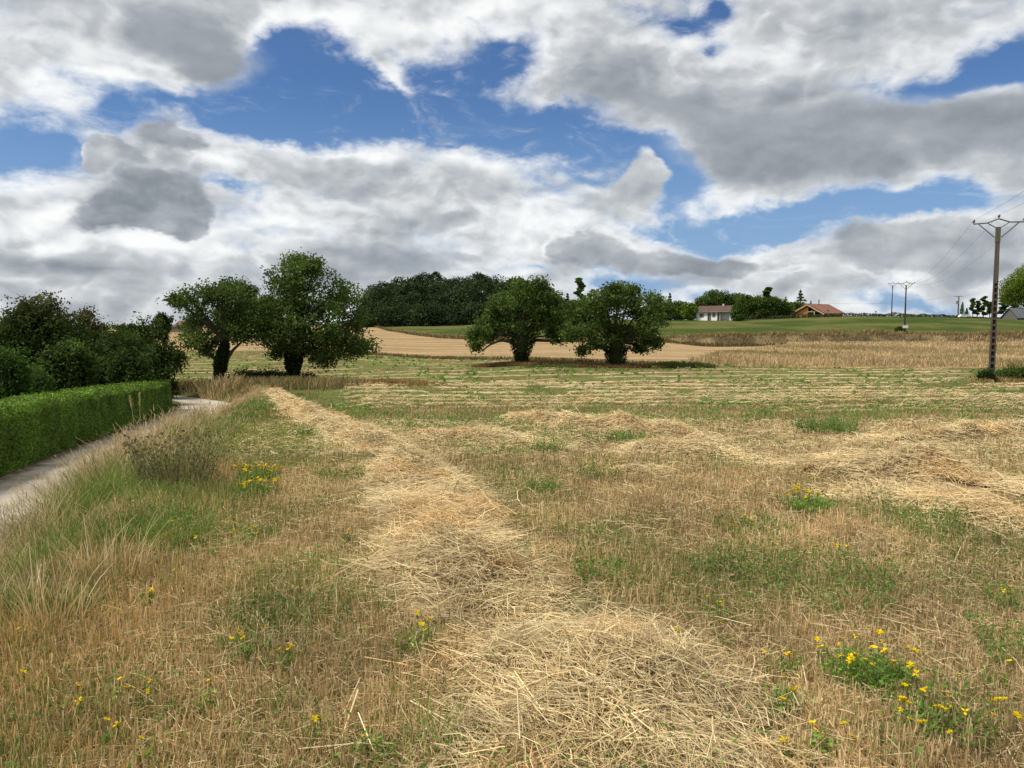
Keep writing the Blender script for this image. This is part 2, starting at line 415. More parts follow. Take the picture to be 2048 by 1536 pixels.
HC = [[h] * 10 for h in (0, 0, -.02, -.12, -.34, -.62, -1.2, -1.72)]
for d_, rws in ROWT.items():
    DC.append(d_); HC.append([EYE + ray(1024, r)[2] * d_ for r in rws])
DC = np.array(DC, float); HC = np.array(HC, float)
def path_x(y): return -4.55 - .262 * y - 9.0 * sst(y, 33, 48) * ((np.asarray(y) - 33) / 12.)
def path_h(y): return np.interp(y, [-5, 0, 12, 20, 30, 40, 60], [-.8, -.95, -1.2, -1.5, -1.98, -2.25, -2.5])
def bank_d(u): return 141.0 + 1.2 * np.sin(np.asarray(u) * 17) + .8 * np.sin(np.asarray(u) * 41)
def height(x, y):
    x = np.asarray(x, float); y = np.asarray(y, float)
    yy = np.maximum(y, 0.5)
    u = np.clip(x / np.maximum(yy, 4.0), -.85, .95)
    t = np.interp(yy, DC, np.arange(len(DC))); i = np.clip(t.astype(int), 0, len(DC) - 2); ft = t - i
    s = np.interp(u, UC, np.arange(len(UC))); j = np.clip(s.astype(int), 0, len(UC) - 2); fs = s - j; fs = fs * fs * (3 - 2 * fs)
    def g(a, b): return HC[a, b]
    # cubic (Catmull-Rom) along depth, smooth across bearings
    im, ip, iq = np.maximum(i - 1, 0), i + 1, np.minimum(i + 2, len(DC) - 1)
    def col(b):
        p0, p1, p2, p3 = g(im, b), g(i, b), g(ip, b), g(iq, b)
        D0, D1, D2, D3 = DC[im], DC[i], DC[ip], DC[iq]
        m1 = (p2 - p0) / np.maximum(D2 - D0, 1e-6) * (D2 - D1); m2 = (p3 - p1) / np.maximum(D3 - D1, 1e-6) * (D2 - D1)
        t2, t3 = ft * ft, ft * ft * ft
        return (2 * t3 - 3 * t2 + 1) * p1 + (t3 - 2 * t2 + ft) * m1 + (-2 * t3 + 3 * t2) * p2 + (t3 - t2) * m2
    h = col(j) * (1 - fs) + col(j + 1) * fs
    # the terrace bank: a 1.7 m step between the dry grass and the green field
    w = sst(u, (1290 - CX) / F, (1420 - CX) / F)
    bd = bank_d(u)
    step = sst(yy, bd - 1.0, bd + 2.4) - .5
    near = np.exp(-((yy - bd - .7) / 13.0) ** 2)
    h = h + w * step * 1.75 * near
    # sunken lane on the left
    px_ = path_x(yy); ph = path_h(yy)
    k = 1 - sst(x, px_ + 1.35, px_ + 3.1)
    k = k * (1 - sst(yy, 38, 60))
    h = h * (1 - k) + np.minimum(ph, h) * k
    # unevenness
    a = sst(yy, 1, 6) * (1 - sst(yy, 260, 500)) * (1 - .75 * k)
    h = h + a * ((fbm(x, y, 2.3, 3, 5) - .5) * .09 + (fbm(x, y, 14, 2, 9) - .5) * .20)
    return h
def ground_at(px, row, dmax=260.0):
    """where the sight line of a photo pixel meets the ground"""
    dx, dy, dz = ray(px, row)
    t = np.geomspace(1.5, dmax, 6000)
    below = EYE + dz * t < height(dx * t, t)
    i = int(np.argmax(below)) if below.any() else len(t) - 1
    return np.array([dx * t[i], t[i], float(height(dx * t[i], t[i]))])
def at_depth(px, d):
    """ground point on the bearing of a photo column at depth d"""
    x = (px - CX) / F * d / (math.cos(PITCH))
    x = ray(px, 700)[0] * d
    return np.array([x, d, float(height(x, d))])

# region masks ------------------------------------------------------------
def U2PX(u): return u * F / 1.0 + CX
def swath_end(px):                    # depth where the windrowed field ends
    return np.interp(px, [0, 300, 600, 740, 850, 950, 1100, 1250, 1400, 2150], [103, 103, 103, 100, 95, 89, 81, 76, 74, 72])
PE_X, PE_D = [300, 700, 745, 775, 820, 870, 940, 1020, 1100, 1300, 1400], [245, 240, 214, 186, 168, 157, 151, 147, 144, 141, 141]
def regions(x, y):
    px = U2PX(x / np.maximum(y, 1.0)) + 1.0
    se = swath_end(px) + (fbm(x, y, 6, 2, 3) - .5) * 3
    lane = path_x(y)
    r = {}
    far = y > se
    dry = (px > np.interp(y, [74, 95, 110, 122], [1370, 1440, 1510, 1575])) & far & (y < 141)
    pe = np.interp(px, PE_X, PE_D) + (fbm(x, y, 5, 2, 8) - .5) * 3
    r['dry'] = dry; r['pink'] = far & ~dry & (y < pe)
    r['far'] = y >= np.where(dry, 141, pe)
    r['verge'] = (x < lane + 4.3 + .6 * np.sin(y * .7)) & (x > lane + .9) & (y < 42)
    r['lane'] = (np.abs(x - lane) < 1.3) & (y < 60)
    r['yard'] = (x < lane - 1.3) & (y < 62)
    r['px'] = px
    return r
# ---------------------------------------------------------------- ground colours (the crops and grasses themselves)
def ground_colour(x, y):
    r = regions(x, y); px = r['px']
    n1 = fbm(x, y, 1.6, 3, 21); n2 = fbm(x, y, 7, 3, 22); n3 = fbm(x, y * 2.2, 22, 3, 23); nf = fbm(x, y, .35, 2, 24)
    tan_, ol, gr, br = (.38, .30, .16), (.24, .215, .09), (.13, .165, .05), (.24, .17, .09)
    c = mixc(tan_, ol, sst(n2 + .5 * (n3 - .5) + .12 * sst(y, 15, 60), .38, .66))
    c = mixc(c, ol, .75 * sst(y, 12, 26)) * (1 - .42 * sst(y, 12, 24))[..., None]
    c = mixc(c, gr, sst(n1 * .6 + n2 * .5, .54, .66) * .85)
    c = mixc(c, br, sst(nf, .55, .8) * .5)
    # near soil is brown, darkened further to stand for shade between the stems
    near = 1 - sst(y, 7, 22)
    c = mixc(c, mixc((.28, .205, .12), (.17, .155, .07), sst(n1, .5, .7)), near * .8)
    # left headland greener
    hl = sst(-x, 1.0 + .18 * y, 2.5 + .2 * y) * (y < 45)
    c = mixc(c, (.15, .19, .055), hl * sst(n1, .3, .6) * .7)
    # strip around the bases of trees and the field edge is brown rough grass
    edge = np.exp(-((y - 47.5 - .08 * x) / 1.4) ** 2) * (px < 900)
    c = mixc(c, (.26, .17, .08), edge)
    pink = mixc((.40, .265, .15), (.355, .265, .15), n2)
    pink = mixc(pink, (.27, .195, .105), sst(fbm(x, y * 6, 20, 3, 31), .46, .60) * .6)
    pink = pink * (.92 + .10 * np.sin(y * .9 + .1 * x))[..., None]
    c = np.where(r['pink'][..., None], pink, c)
    e2 = np.exp(-((y - swath_end(px)) / 1.2) ** 2) * (px < 1000) * sst(n1, .3, .5)
    c = mixc(c, (.15, .13, .055), e2 * .8)
    dry = mixc((.38, .30, .17), (.27, .21, .11), sst(n2, .4, .7))
    c = np.where(r['dry'][..., None], dry, c)
    lawn = mixc((.052, .078, .022), (.115, .115, .042), sst(n3 * .6 + n2 * .4, .40, .62))
    lawn = mixc(lawn, (.28, .25, .13), sst(y, 222, 250) * (px < 1250) * .3)
    c = np.where(r['far'][..., None], lawn, c)
    # rough strip between the stubble and the green in front of the wood
    pe = np.interp(px, PE_X, PE_D)
    e3 = ((y > pe) & (y < pe + 16) & (px < 1330) & (px > 735))
    c = np.where(e3[..., None], mixc((.24, .19, .10), (.13, .115, .055), sst(n1 + .3 * (y - pe) / 16, .45, .75)), c)
    u = (px - CX) / F; bd = bank_d(u)
    bk = ((y > bd - 1.5) & (y < bd + 2.6) & (px > 1310))
    c = np.where(bk[..., None], mixc((.10, .075, .045), (.20, .15, .08), sst(fbm(x, y, 2.5, 3, 41), .45, .7)), c)
    tp = ((y >= bd + 2.6) & (y < bd + 9) & (px > 1310))
    c = np.where(tp[..., None], mixc((.30, .24, .12), lawn, sst(y, bd + 4, bd + 10) * .6 + .3 * n1), c)
    c = np.where((r['verge'])[..., None], mixc((.12, .11, .05), (.10, .13, .04), n1), c)
    c = np.where((r['yard'])[..., None], mixc((.06, .08, .03), (.10, .09, .05), n1), c)
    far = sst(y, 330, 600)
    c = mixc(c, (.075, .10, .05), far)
    return c

def build_ground():
    def axis(lo, step0, grow, end):
        a = [lo]; s = step0
        while a[-1] < end:
            s = max(step0, grow * abs(a[-1])); a.append(a[-1] + s)
        return a
    ys = np.array(sorted(set([-v for v in axis(0.01, .5, .25, 3500)] + axis(0, .09, .0095, 260) + axis(263, 4, .03, 4000))))
    xp = np.array(axis(0, .11, .0125, 170) + axis(173, 4, .04, 4200))
    xs = np.concatenate([-xp[::-1][:-1], xp])
    extra = np.arange(136, 148, .45); ys = np.unique(np.concatenate([ys[(ys < 135.8) | (ys > 148.2)], extra]))
    X, Y = np.meshgrid(xs, ys)
    Z = height(X, Y)
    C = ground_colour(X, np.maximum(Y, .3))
    ny, nx = X.shape
    i = np.arange(ny - 1)[:, None] * nx; j = np.arange(nx - 1)[None]
    f = np.stack([i + j, i + j + 1, i + j + 1 + nx, i + j + nx], -1).reshape(-1, 4)
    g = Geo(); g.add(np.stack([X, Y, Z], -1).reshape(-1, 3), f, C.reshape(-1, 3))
    m = bpy.data.materials.new('field_ground'); m.use_nodes = True
    nt = m.node_tree; nt.nodes.clear(); w = NB(nt)
    at = w.n('ShaderNodeAttribute', attribute_name='Col')
    pos = w.n('ShaderNodeNewGeometry').outputs['Position']
    a = w.noise(pos, 1.1, 5, .65); b = w.noise(pos, 9.0, 5, .7); cst = w.noise(w.v('MULTIPLY', pos, (.35, 1.6, 1)), .9, 5, .7)
    k = w.m('ADD', w.m('MULTIPLY', w.m('SUBTRACT', a, .5), .8), w.m('MULTIPLY', w.m('SUBTRACT', b, .5), 1.0))
    k = w.m('ADD', k, w.m('MULTIPLY', w.m('SUBTRACT', cst, .5), .9))
    k = w.m('MAXIMUM', w.m('ADD', k, 1.0), .25)
    cb = w.n('ShaderNodeCombineXYZ'); [w.put(cb.inputs[q], k) for q in range(3)]
    c = w.mix(1.0, at.outputs['Color'], cb.outputs[0], 'MULTIPLY')
    c = w.mix(w.mr(w.noise(pos, 2.7, 5, .7), .52, .72), c, w.mix(1.0, c, (.62, .95, .5), 'MULTIPLY'))
    p = w.n('ShaderNodeBsdfDiffuse'); w.put(p.inputs[0], c)
    bm = w.n('ShaderNodeBump'); bm.inputs['Strength'].default_value = .8; bm.inputs['Distance'].default_value = .12
    w.put(bm.inputs['Height'], w.noise(pos, 5, 7, .75)); nt.links.new(bm.outputs[0], p.inputs['Normal'])
    nt.links.new(p.outputs[0], w.n('ShaderNodeOutputMaterial').inputs[0])
    o = g.build('ground', m, smooth=True); tag(o, 'mown field sloping down and up to green and stubble fields', 'ground', kind='structure')
    # the lane: pale gravel, its own sheet just above the ground
    yy = np.arange(-6, 52, .12); tt = np.linspace(-1.3, 1.3, 27)
    Yp, Tp = np.meshgrid(yy, tt, indexing='ij'); Xp = path_x(Yp) + Tp + (fbm(Yp, Tp * 0, 1.1, 2, 77) - .5) * .25 * np.sign(Tp) * (np.abs(Tp) > 1.2)
    Zp = height(Xp, Yp) + .028
    ny, nx = Xp.shape; i = np.arange(ny - 1)[:, None] * nx; j = np.arange(nx - 1)[None]
    f = np.stack([i + j, i + j + nx, i + j + 1 + nx, i + j + 1], -1).reshape(-1, 4)[:, ::-1]
    cc = mixc((.44, .395, .32), (.31, .27, .21), sst(fbm(Xp, Yp, .8, 3, 61) + .25 * np.exp(-(Tp / .3) ** 2), .45, .8))
    cc = mixc(cc, (.13, .10, .065), np.maximum(sst(-Tp, .85, 1.25), sst(Tp, 1.0, 1.3)) * sst(fbm(Xp * 2, Yp * 2, .5, 3, 62), .25, .5))  # edges: brown litter, plus the dark gap under the hedge painted in
    g = Geo(); g.add(np.stack([Xp, Yp, Zp], -1).reshape(-1, 3), f, cc.reshape(-1, 3))
    o = g.build('path', mat_solid('gravel', .95, .1, s1=3, s2=45, var=.22, bump=.6, bscale=60), smooth=True)
    tag(o, 'pale gravel lane curving past the clipped hedge', 'path', kind='structure')
build_ground()
# ---------------------------------------------------------------- straw windrows
def walk(pts, step):
    """resample a list of (x, y, halfwidth, height) by length"""
    P = np.array(pts, float); d = np.concatenate([[0], np.cumsum(np.linalg.norm(np.diff(P[:, :2], axis=0), axis=1))])
    s = np.arange(0, d[-1], step)
    Q = np.stack([np.interp(s, d, P[:, k]) for k in range(4)], 1)
    for _ in range(2):
        if len(Q) > 4: Q[1:-1] = (Q[:-2] + 2 * Q[1:-1] + Q[2:]) / 4
    return s, Q
ROWS = []                      # every windrow's centre line, so that grass can stay short there
STRAW = np.array([(.74, .60, .34), (.66, .51, .27), (.80, .68, .41), (.58, .43, .22), (.46, .34, .19), (.72, .61, .37)])
def mound_h(t, s, seed):
    """share of the mound's height at cross position t (-1..1) and length s"""
    edge = np.clip(1 - (np.abs(t) * (1 + .5 * (fbm(s * 1.3, t * 2, 1, 2, seed) - .5))) ** 2.2, 0, 1)
    return edge * np.clip(.45 + 1.5 * (fbm(s + t * .5, t * .8, .95, 3, seed + 3) - .34), .15, 1.3)
def windrow(pts, seed, dens, label, group=None, mound=True, wmin=.0035, fade=0.0):
    D0 = float(np.mean([p[1] for p in pts]))
    step = .07 if D0 < 9 else (.14 if D0 < 20 else (.3 if D0 < 45 else .6))
    s, Q = walk(pts, step)
    if len(Q) < 3: return
    ROWS.append(Q[:, :3])
    tx = np.gradient(Q[:, :2], axis=0); tx /= np.linalg.norm(tx, axis=1, keepdims=True) + 1e-9
    nx_ = np.stack([-tx[:, 1], tx[:, 0]], 1)
    nT = 17 if D0 < 12 else (9 if D0 < 30 else 7)
    tt = np.linspace(-1.08, 1.08, nT)
    S, T = np.meshgrid(s, tt, indexing='ij')
    endf = sst(S, 0, min(1.0, s[-1] * .3)) * (1 - sst(S, s[-1] - min(1.0, s[-1] * .3), s[-1]))
    hw = Q[:, 2:3] * (.82 + .45 * (fbm(S, S * 0 + seed, .9, 2, seed) - .3)); H = mound_h(T, S + seed, seed) * endf
    gap = sst(fbm(S, S * 0, 3.2, 2, seed + 50), .18, .28) if fade else 1.0
    X = Q[:, 0:1] + nx_[:, 0:1] * T * hw; Y = Q[:, 1:2] + nx_[:, 1:2] * T * hw
    if fade: H = (.7 + .3 * H) * np.clip(1 - np.abs(T) ** 2, 0, 1) * endf
    Z = height(X, Y) + H * gap * Q[:, 3:4] - (.04 if D0 < 14 else .05 + .0012 * D0)
    g = Geo()
    ny, nx2 = X.shape; i = np.arange(ny - 1)[:, None] * nx2; j = np.arange(nx2 - 1)[None]
    f = np.stack([i + j, i + j + nx2, i + j + 1 + nx2, i + j + 1], -1).reshape(-1, 4)[:, ::-1]
    base = mixc((.44, .335, .19), (.31, .225, .125), fbm(X, Y, .3, 2, seed)) if D0 < 14 else mixc((.56, .45, .27), (.38, .30, .16), fbm(X, Y, .6, 2, seed))  # near mounds get a darker base: shade between the straws painted in
    g.add(np.stack([X, Y, Z], -1).reshape(-1, 3), f, base.reshape(-1, 3))
    # the straws
    area = float(np.sum(Q[:, 2] * 2) * step)
    n = int(area * dens)
    k = RNG.uniform(0, len(s) - 1.001, n); i0 = k.astype(int); fr = k - i0
    t = np.clip(RNG.normal(0, .52, n), -1.25, 1.25)
    q = Q[i0] * (1 - fr)[:, None] + Q[i0 + 1] * fr[:, None]
    nn = nx_[i0]; ss = k * step
    hwp = q[:, 2] * (.82 + .45 * (fbm(ss, ss * 0 + seed, .9, 2, seed) - .3))
    x = q[:, 0] + nn[:, 0] * t * hwp; y = q[:, 1] + nn[:, 1] * t * hwp
    e = sst(ss, 0, min(1.0, s[-1] * .3)) * (1 - sst(ss, s[-1] - min(1.0, s[-1] * .3), s[-1]))
    hh = mound_h(t, ss + seed, seed) * e * q[:, 3]
    if fade: hh = .85 * np.clip(1 - t * t, 0, 1) * e * q[:, 3]
    if fade:
        keep = (fbm(ss, ss * 0, 3.2, 2, seed + 50) > .22); x, y, hh, i0, q = x[keep], y[keep], hh[keep], i0[keep], q[keep]; n = len(x)
    lift = RNG.exponential(.018, n)
    z = height(x, y) + np.maximum(hh, 0) + lift
    d = np.hypot(x, y)
    L = (.05 + RNG.random(n) ** 1.8 * .34) * (1 + .3 * sst(d, 10, 40)); W = np.maximum(.0016 + RNG.random(n) ** 2 * .0042, d * .00062)
    swirl = fbm(x, y, .7, 2, seed + 9) * 7
    yaw = swirl + RNG.normal(0, .8, n)
    if fade: yaw = .1 + RNG.normal(0, .5, n)
    pitch = RNG.normal(0, .22, n) * (1 + (RNG.random(n) < .08) * 1.6)
    c = STRAW[RNG.integers(0, len(STRAW), n)] * RNG.uniform(.55, 1.15, n)[:, None]
    c = c * mixc((1, 1, 1), (.97, .87, .78), sst(fbm(x, y, .5, 2, seed + 4), .52, .72))
    ribbons(g, np.stack([x, y, z], 1), L, W, yaw, pitch, c)
    o = g.build('straw_windrow', M_STRAW, loc=(float(Q[len(Q) // 2, 0]), float(Q[len(Q) // 2, 1]), float(height(Q[len(Q) // 2, 0], Q[len(Q) // 2, 1]))))
    tag(o, label, 'windrow', group)
def pixrow(lst):
    out = []
    for px, row, hw, hh in lst:
        p = ground_at(px, row); out.append((p[0], p[1], hw, hh))
    return out
def build_windrows():
    windrow(pixrow([(1210, 1750, .95, .17), (1225, 1500, .90, .19), (1180, 1345, .78, .21), (1125, 1258, .56, .16)]), 11, 3300,
            'big heap of pale loose straw at the bottom edge of the picture')
    windrow(pixrow([(1100, 1222, .5, .12), (940, 1195, .66, .22), (880, 1130, .66, .20), (890, 1060, .60, .26), (850, 1000, .56, .28), (810, 955, .50, .32), (775, 930, .38, .16)]), 23, 3400,
            'winding straw windrow running uphill from behind the nearest straw heap')
    windrow(pixrow([(775, 903, .5, .08), (735, 890, .55, .20), (690, 872, .55, .26), (640, 850, .5, .24), (595, 825, .45, .26), (560, 800, .45, .26), (525, 789, .4, .12)]), 31, 1100,
            'long straw windrow along the left field edge leading up to the two left walnut trees')
    windrow(pixrow([(735, 893, .45, .12), (850, 883, .42, .14), (960, 886, .42, .14), (1090, 895, .4, .12), (1160, 900, .35, .06)]), 37, 1500,
            'thin straw windrow crossing the middle of the field behind a green weed clump')
    windrow(pixrow([(1230, 905, .4, .08), (1330, 912, .42, .15), (1430, 918, .45, .15), (1530, 926, .4, .08)]), 41, 1300,
            'short thin straw windrow between the middle windrow and the straw heaps on the right')
    windrow(pixrow([(1530, 935, .35, .12), (1620, 945, .42, .26), (1700, 958, .38, .18), (1790, 972, .48, .24), (1870, 975, .60, .38), (1950, 998, .6, .24), (2060, 1000, .7, .28), (2200, 1010, .7, .30)]), 43, 2600,
            'broad heaped straw windrow reaching in from the right edge of the field')
    windrow(pixrow([(1660, 1006, .3, .06), (1760, 990, .35, .10), (1860, 1018, .35, .10), (1960, 1045, .5, .14), (2080, 1060, .5, .12), (2200, 1080, .5, .1)]), 44, 2200,
            'thin fringe of straw lying in front of the broad heaped windrow on the right')
    windrow(pixrow([(1010, 838, .3, .14), (1130, 852, .36, .22), (1250, 866, .42, .26), (1340, 872, .42, .26), (1400, 882, .34, .18), (1460, 887, .25, .08)]), 47, 850,
            'straw windrow slanting across the middle of the field with green weeds along its lower side')
    windrow(pixrow([(1700, 889, .3, .1), (1790, 884, .38, .22), (1880, 884, .34, .16), (1960, 874, .40, .24), (2060, 868, .40, .24), (2200, 860, .4, .24)]), 53, 950,
            'straw windrow at the right beyond a leafy green weed patch')
    windrow(pixrow([(1210, 951, .25, .05), (1270, 950, .3, .09), (1340, 955, .25, .04)]), 59, 1300, 'small scrap of windrow straw beside an upright green weed, middle of the field')
    # the many parallel rows further out
    k = 0
    for y0 in np.concatenate([np.arange(18, 34, 3.6), np.arange(36, 104, 5.0)]):
        xs = np.arange(-60, 75, .8)
        ys = y0 + .115 * xs + (2.2 + .03 * y0) * (fbm(xs, xs * 0 + y0, 7, 3, 70) - .5) + .8 * math.sin(y0 * 5) + .0012 * xs * xs * (y0 < 40)
        px = U2PX(xs / ys); lane = path_x(ys)
        ok = (xs > lane + 4.8 + .5 * np.sin(y0)) & (ys < swath_end(px) - 1.5) & (px > 250) & (px < 2250) & (ys > 8)
        ok &= ~((ys < 36) & (px < 640)) & ~((ys < 20) & (px < 1500))
        if y0 < 48: ok &= ~((np.abs(ys - 47.5 - .08 * xs) < 2.2) & (px < 860))
        ok &= ~((np.hypot(xs - TREES['C'][0], (ys - TREES['C'][1])) < 4.5) | (np.hypot(xs - TREES['D'][0], ys - TREES['D'][1]) < 4.5) | (np.hypot(xs - POLE1[0] - 1, (ys - POLE1[1])) < 3.5))
        idx = np.where(ok)[0]
        if len(idx) < 6: continue
        # each run becomes a windrow
        for run in np.split(idx, np.where(np.diff(idx) > 1)[0] + 1):
            if len(run) < 6: continue
            wv = .02 + .26 * fbm(xs[run], xs[run] * 0 + y0, 3.5, 3, 71) + (.05 if y0 < 34 else .02)
            pts = [(xs[q], ys[q], wv[n_] * (1.0 if y0 < 34 else 1.5), .15 if y0 < 34 else .20) for n_, q in enumerate(run)]
            k += 1
            windrow(pts, 100 + k, 90 if y0 < 30 else (26 if y0 < 50 else 5),
                    'low pale straw windrow among the parallel ones striping the far half of the field', 'parallel straw windrows across the far field', fade=1.0)

# ---------------------------------------------------------------- stubble, grass and weeds (nobody could count them)
def near_rows(x, y):
    """0..1: how much straw lies here"""
    m = np.zeros(len(x))
    for Q in ROWS:
        if Q[:, 1].min() > 24: continue
        sel = np.where((x > Q[:, 0].min() - 1.2) & (x < Q[:, 0].max() + 1.2) & (y > Q[:, 1].min() - 1.2) & (y < Q[:, 1].max() + 1.2))[0]
        if not len(sel): continue
        for a in range(0, len(sel), 20000):
            s_ = sel[a:a + 20000]
            d = np.hypot(x[s_][:, None] - Q[None, ::2, 0], y[s_][:, None] - Q[None, ::2, 1]) / Q[None, ::2, 2]
            m[s_] = np.maximum(m[s_], 1 - sst(d.min(1), .55, 1.05))
    return m
def scatter(n, d0, d1, power=1.0, u0=-.76, u1=.76):
    """random ground points: density falls with distance like d^-(power+... )"""
    q = RNG.random(n)
    if abs(power) < 1e-6: y = d0 * (d1 / d0) ** q
    else: y = (d0 ** power + q * (d1 ** power - d0 ** power)) ** (1 / power)
    x = RNG.uniform(u0, u1, n) * y + RNG.normal(0, .05, n)
    return x, y
def weed_mask(x, y):
    a = fbm(x, y, 1.1, 3, 211); b = fbm(x, y, 5.5, 2, 212)
    return sst(a * .6 + b * .5, .545, .68)
WEED_SPOTS = [(1650, 865, .9, .30), (1850, 1055, .50, .20), (1100, 905, .40, .22), (1200, 965, .34, .30), (1650, 1185, .75, .22), (1210, 1165, .25, .25), (1440, 1150, .30, .14), (1500, 1060, .5, .12), (1090, 985, .25, .16), (700, 960, .7, .12), (1730, 1350, .30, .14), (540, 1240, .4, .10), (330, 1080, .55, .22), (1020, 1120, .22, .14), (660, 870, .9, .12), (1250, 885, .5, .2), (2040, 1330, .3, .25), (1560, 1030, .3, .1), (180, 1400, .5, .1), (1880, 1490, .45, .12)]
def build_grass():
    g = Geo()
    def kinds(x, y):
        px = U2PX(x / y)
        w = weed_mask(x, y); n1 = fbm(x, y, .9, 3, 301); n2 = fbm(x, y, 3.4, 2, 302)
        left = sst(-(x + .22 * y), .3, 1.6)
        return px, w, n1, n2, left
    pal_tan = np.array([(.64, .485, .29), (.58, .43, .25), (.45, .325, .19), (.76, .61, .40), (.61, .445, .25), (.30, .22, .13)])
    pal_org = np.array([(.56, .36, .17), (.48, .30, .14), (.62, .43, .22)])
    pal_grn = np.array([(.17, .21, .06), (.25, .26, .09), (.12, .18, .05), (.33, .31, .13)])
    for n, d0, d1, pw, hs in ((150000, -1, 11, 1, .95), (215000, 2.0, 9.5, .55, .95), (110000, 9.5, 24, .6, .75), (60000, 24, 50, .9, .5), (26000, 50, 102, 1.0, .5)):
        if d0 < 0: y = -.8 + 23 * RNG.random(n) ** 1.4; x = RNG.choice([-1, 1], n, p=[.3, .7]) * (.74 * np.maximum(y, 0) + RNG.uniform(0, 8, n)); k_ = (np.abs(x) > .74 * y) & (x > path_x(y) + 2); x, y = x[k_], y[k_]; n = len(x)
        else: x, y = scatter(n, d0, d1, pw)
        px, w, n1, n2, left = kinds(x, np.maximum(y, .5))
        straw = near_rows(x, y)
        keep = (RNG.random(n) > straw * .93) & (x > path_x(y) + 1.5) & (y < swath_end(px) - .3) & ~((np.hypot(x, y) < .9))
        x, y, w, n1, n2, left, px = [v[keep] for v in (x, y, w, n1, n2, left, px)]
        n = len(x); r = RNG.random(n)
        bleft = sst(fbm(x, y, 2.2, 2, 305), .40, .6)
        c = pal_tan[RNG.integers(0, 6, n)]
        c = np.where((RNG.random(n) < (left * .55 + .10) * bleft)[:, None], pal_org[RNG.integers(0, 3, n)], c)
        gp = .12 + .36 * w + left * .26 * sst(n1, .42, .6) + .38 * sst(y, 11, 26) * sst(n2, .34, .5)
        gp = np.maximum(gp, .75 * (np.hypot((px - 520) / 230, (y - 24) / 16) < 1))
        grn = RNG.random(n) < gp
        c = np.where(grn[:, None], pal_grn[RNG.integers(0, 4, n)], c)
        br = ((px > 440) & (px < 680) & (y > 10.5) & (y < 14.5) & (RNG.random(n) < .8)); c = np.where(br[:, None], np.array([(.34, .36, .10)]) , c)
        c = np.where(grn[:, None], c, c * (1 - .36 * sst(y, 13, 26))[:, None] * mixc((1, 1, 1), (.92, 1.0, .82), sst(y, 14, 30)))
        c = c * RNG.uniform(.75, 1.15, n)[:, None] * (.80 + .4 * fbm(x, y, .6, 2, 330))[:, None]
        h = RNG.uniform(.04, .135, n) * hs * (1 + .35 * left) * (.55 + .8 * n1)
        h = np.where(grn, h * 1.15, h)
        wd = np.maximum(RNG.uniform(.0025, .0048, n), .00080 * y) * (1.6 if d0 < 0 else 1)
        upright = RNG.random(n) < .50
        ln = np.where(upright[:, None], RNG.normal(0, .14, (n, 2)), RNG.normal(0, .6, (n, 2)))
        upr = (upright & ~grn)
        B_ = np.stack([x, y, height(x, y) - .01], 1)
        blades(g, B_[upr], h[upr], wd[upr] * 1.15, ln[upr], c[upr], 1, taper=.12)
        q_ = ~upr; blades(g, B_[q_], h[q_], wd[q_], ln[q_], c[q_], 2)
    o = g.build('stubble_grass', M_GRASS); tag(o, 'short dry stubble and grass covering the mown field', 'stubble', kind='stuff')
    # dead stems lying about
    g = Geo()
    n = 60000; x, y = scatter(n, 2.0, 16, .5)
    px, w, n1, n2, left = kinds(x, y); keep = (x > path_x(y) + 1.6) & (RNG.random(n) < .25 + .75 * n1); x, y = x[keep], y[keep]; n = len(x)
    ribbons(g, np.stack([x, y, height(x, y) + RNG.uniform(.005, .06, n)], 1), RNG.uniform(.05, .22, n), np.maximum(.0028, .0007 * y), RNG.uniform(0, 6.28, n), RNG.normal(0, .25, n),
            STRAW[RNG.integers(0, 6, n)] * RNG.uniform(.55, 1.05, n)[:, None])
    o = g.build('straw_litter', M_STRAW); tag(o, 'broken dry stems littered between the stubble', 'litter', kind='stuff')
    # green leafy ground weeds
    g = Geo()
    for n, d0, d1, pw in ((5200, 2.2, 10, .5), (5200, 10, 28, .7), (4200, 28, 95, .9)):
        x, y = scatter(n, d0, d1, pw); w = weed_mask(x, y); px = U2PX(x / y)
        keep = (RNG.random(n) < w * .85 + .08) & (x > path_x(y) + 1.8) & (y < swath_end(px) - .6); x, y = x[keep], y[keep]
        m = len(x); k = 16
        hh = RNG.uniform(.06, .2, m) * (1 + .35 * sst(y, 15, 50)); rr = hh * .8
        X = np.repeat(x, k) + RNG.normal(0, 1, m * k) * np.repeat(rr, k) * .6; Y = np.repeat(y, k) + RNG.normal(0, 1, m * k) * np.repeat(rr, k) * .6
        Z = height(X, Y) + RNG.uniform(.02, 1, m * k) * np.repeat(hh, k)
        c = np.array([(.14, .25, .055), (.19, .29, .07), (.10, .19, .05)])[RNG.integers(0, 3, m * k)] * RNG.uniform(.75, 1.3, m * k)[:, None]
        s_ = np.maximum(RNG.uniform(.012, .03, m * k), .0028 * Y)
        leafquads(g, np.stack([X, Y, Z], 1), s_, c, nrm=np.array([0, -.3, .8]), aspect=.42)
    o = g.build('ground_weeds', M_GRASS); tag(o, 'low green clover and weeds growing through the stubble', 'weeds', kind='stuff')

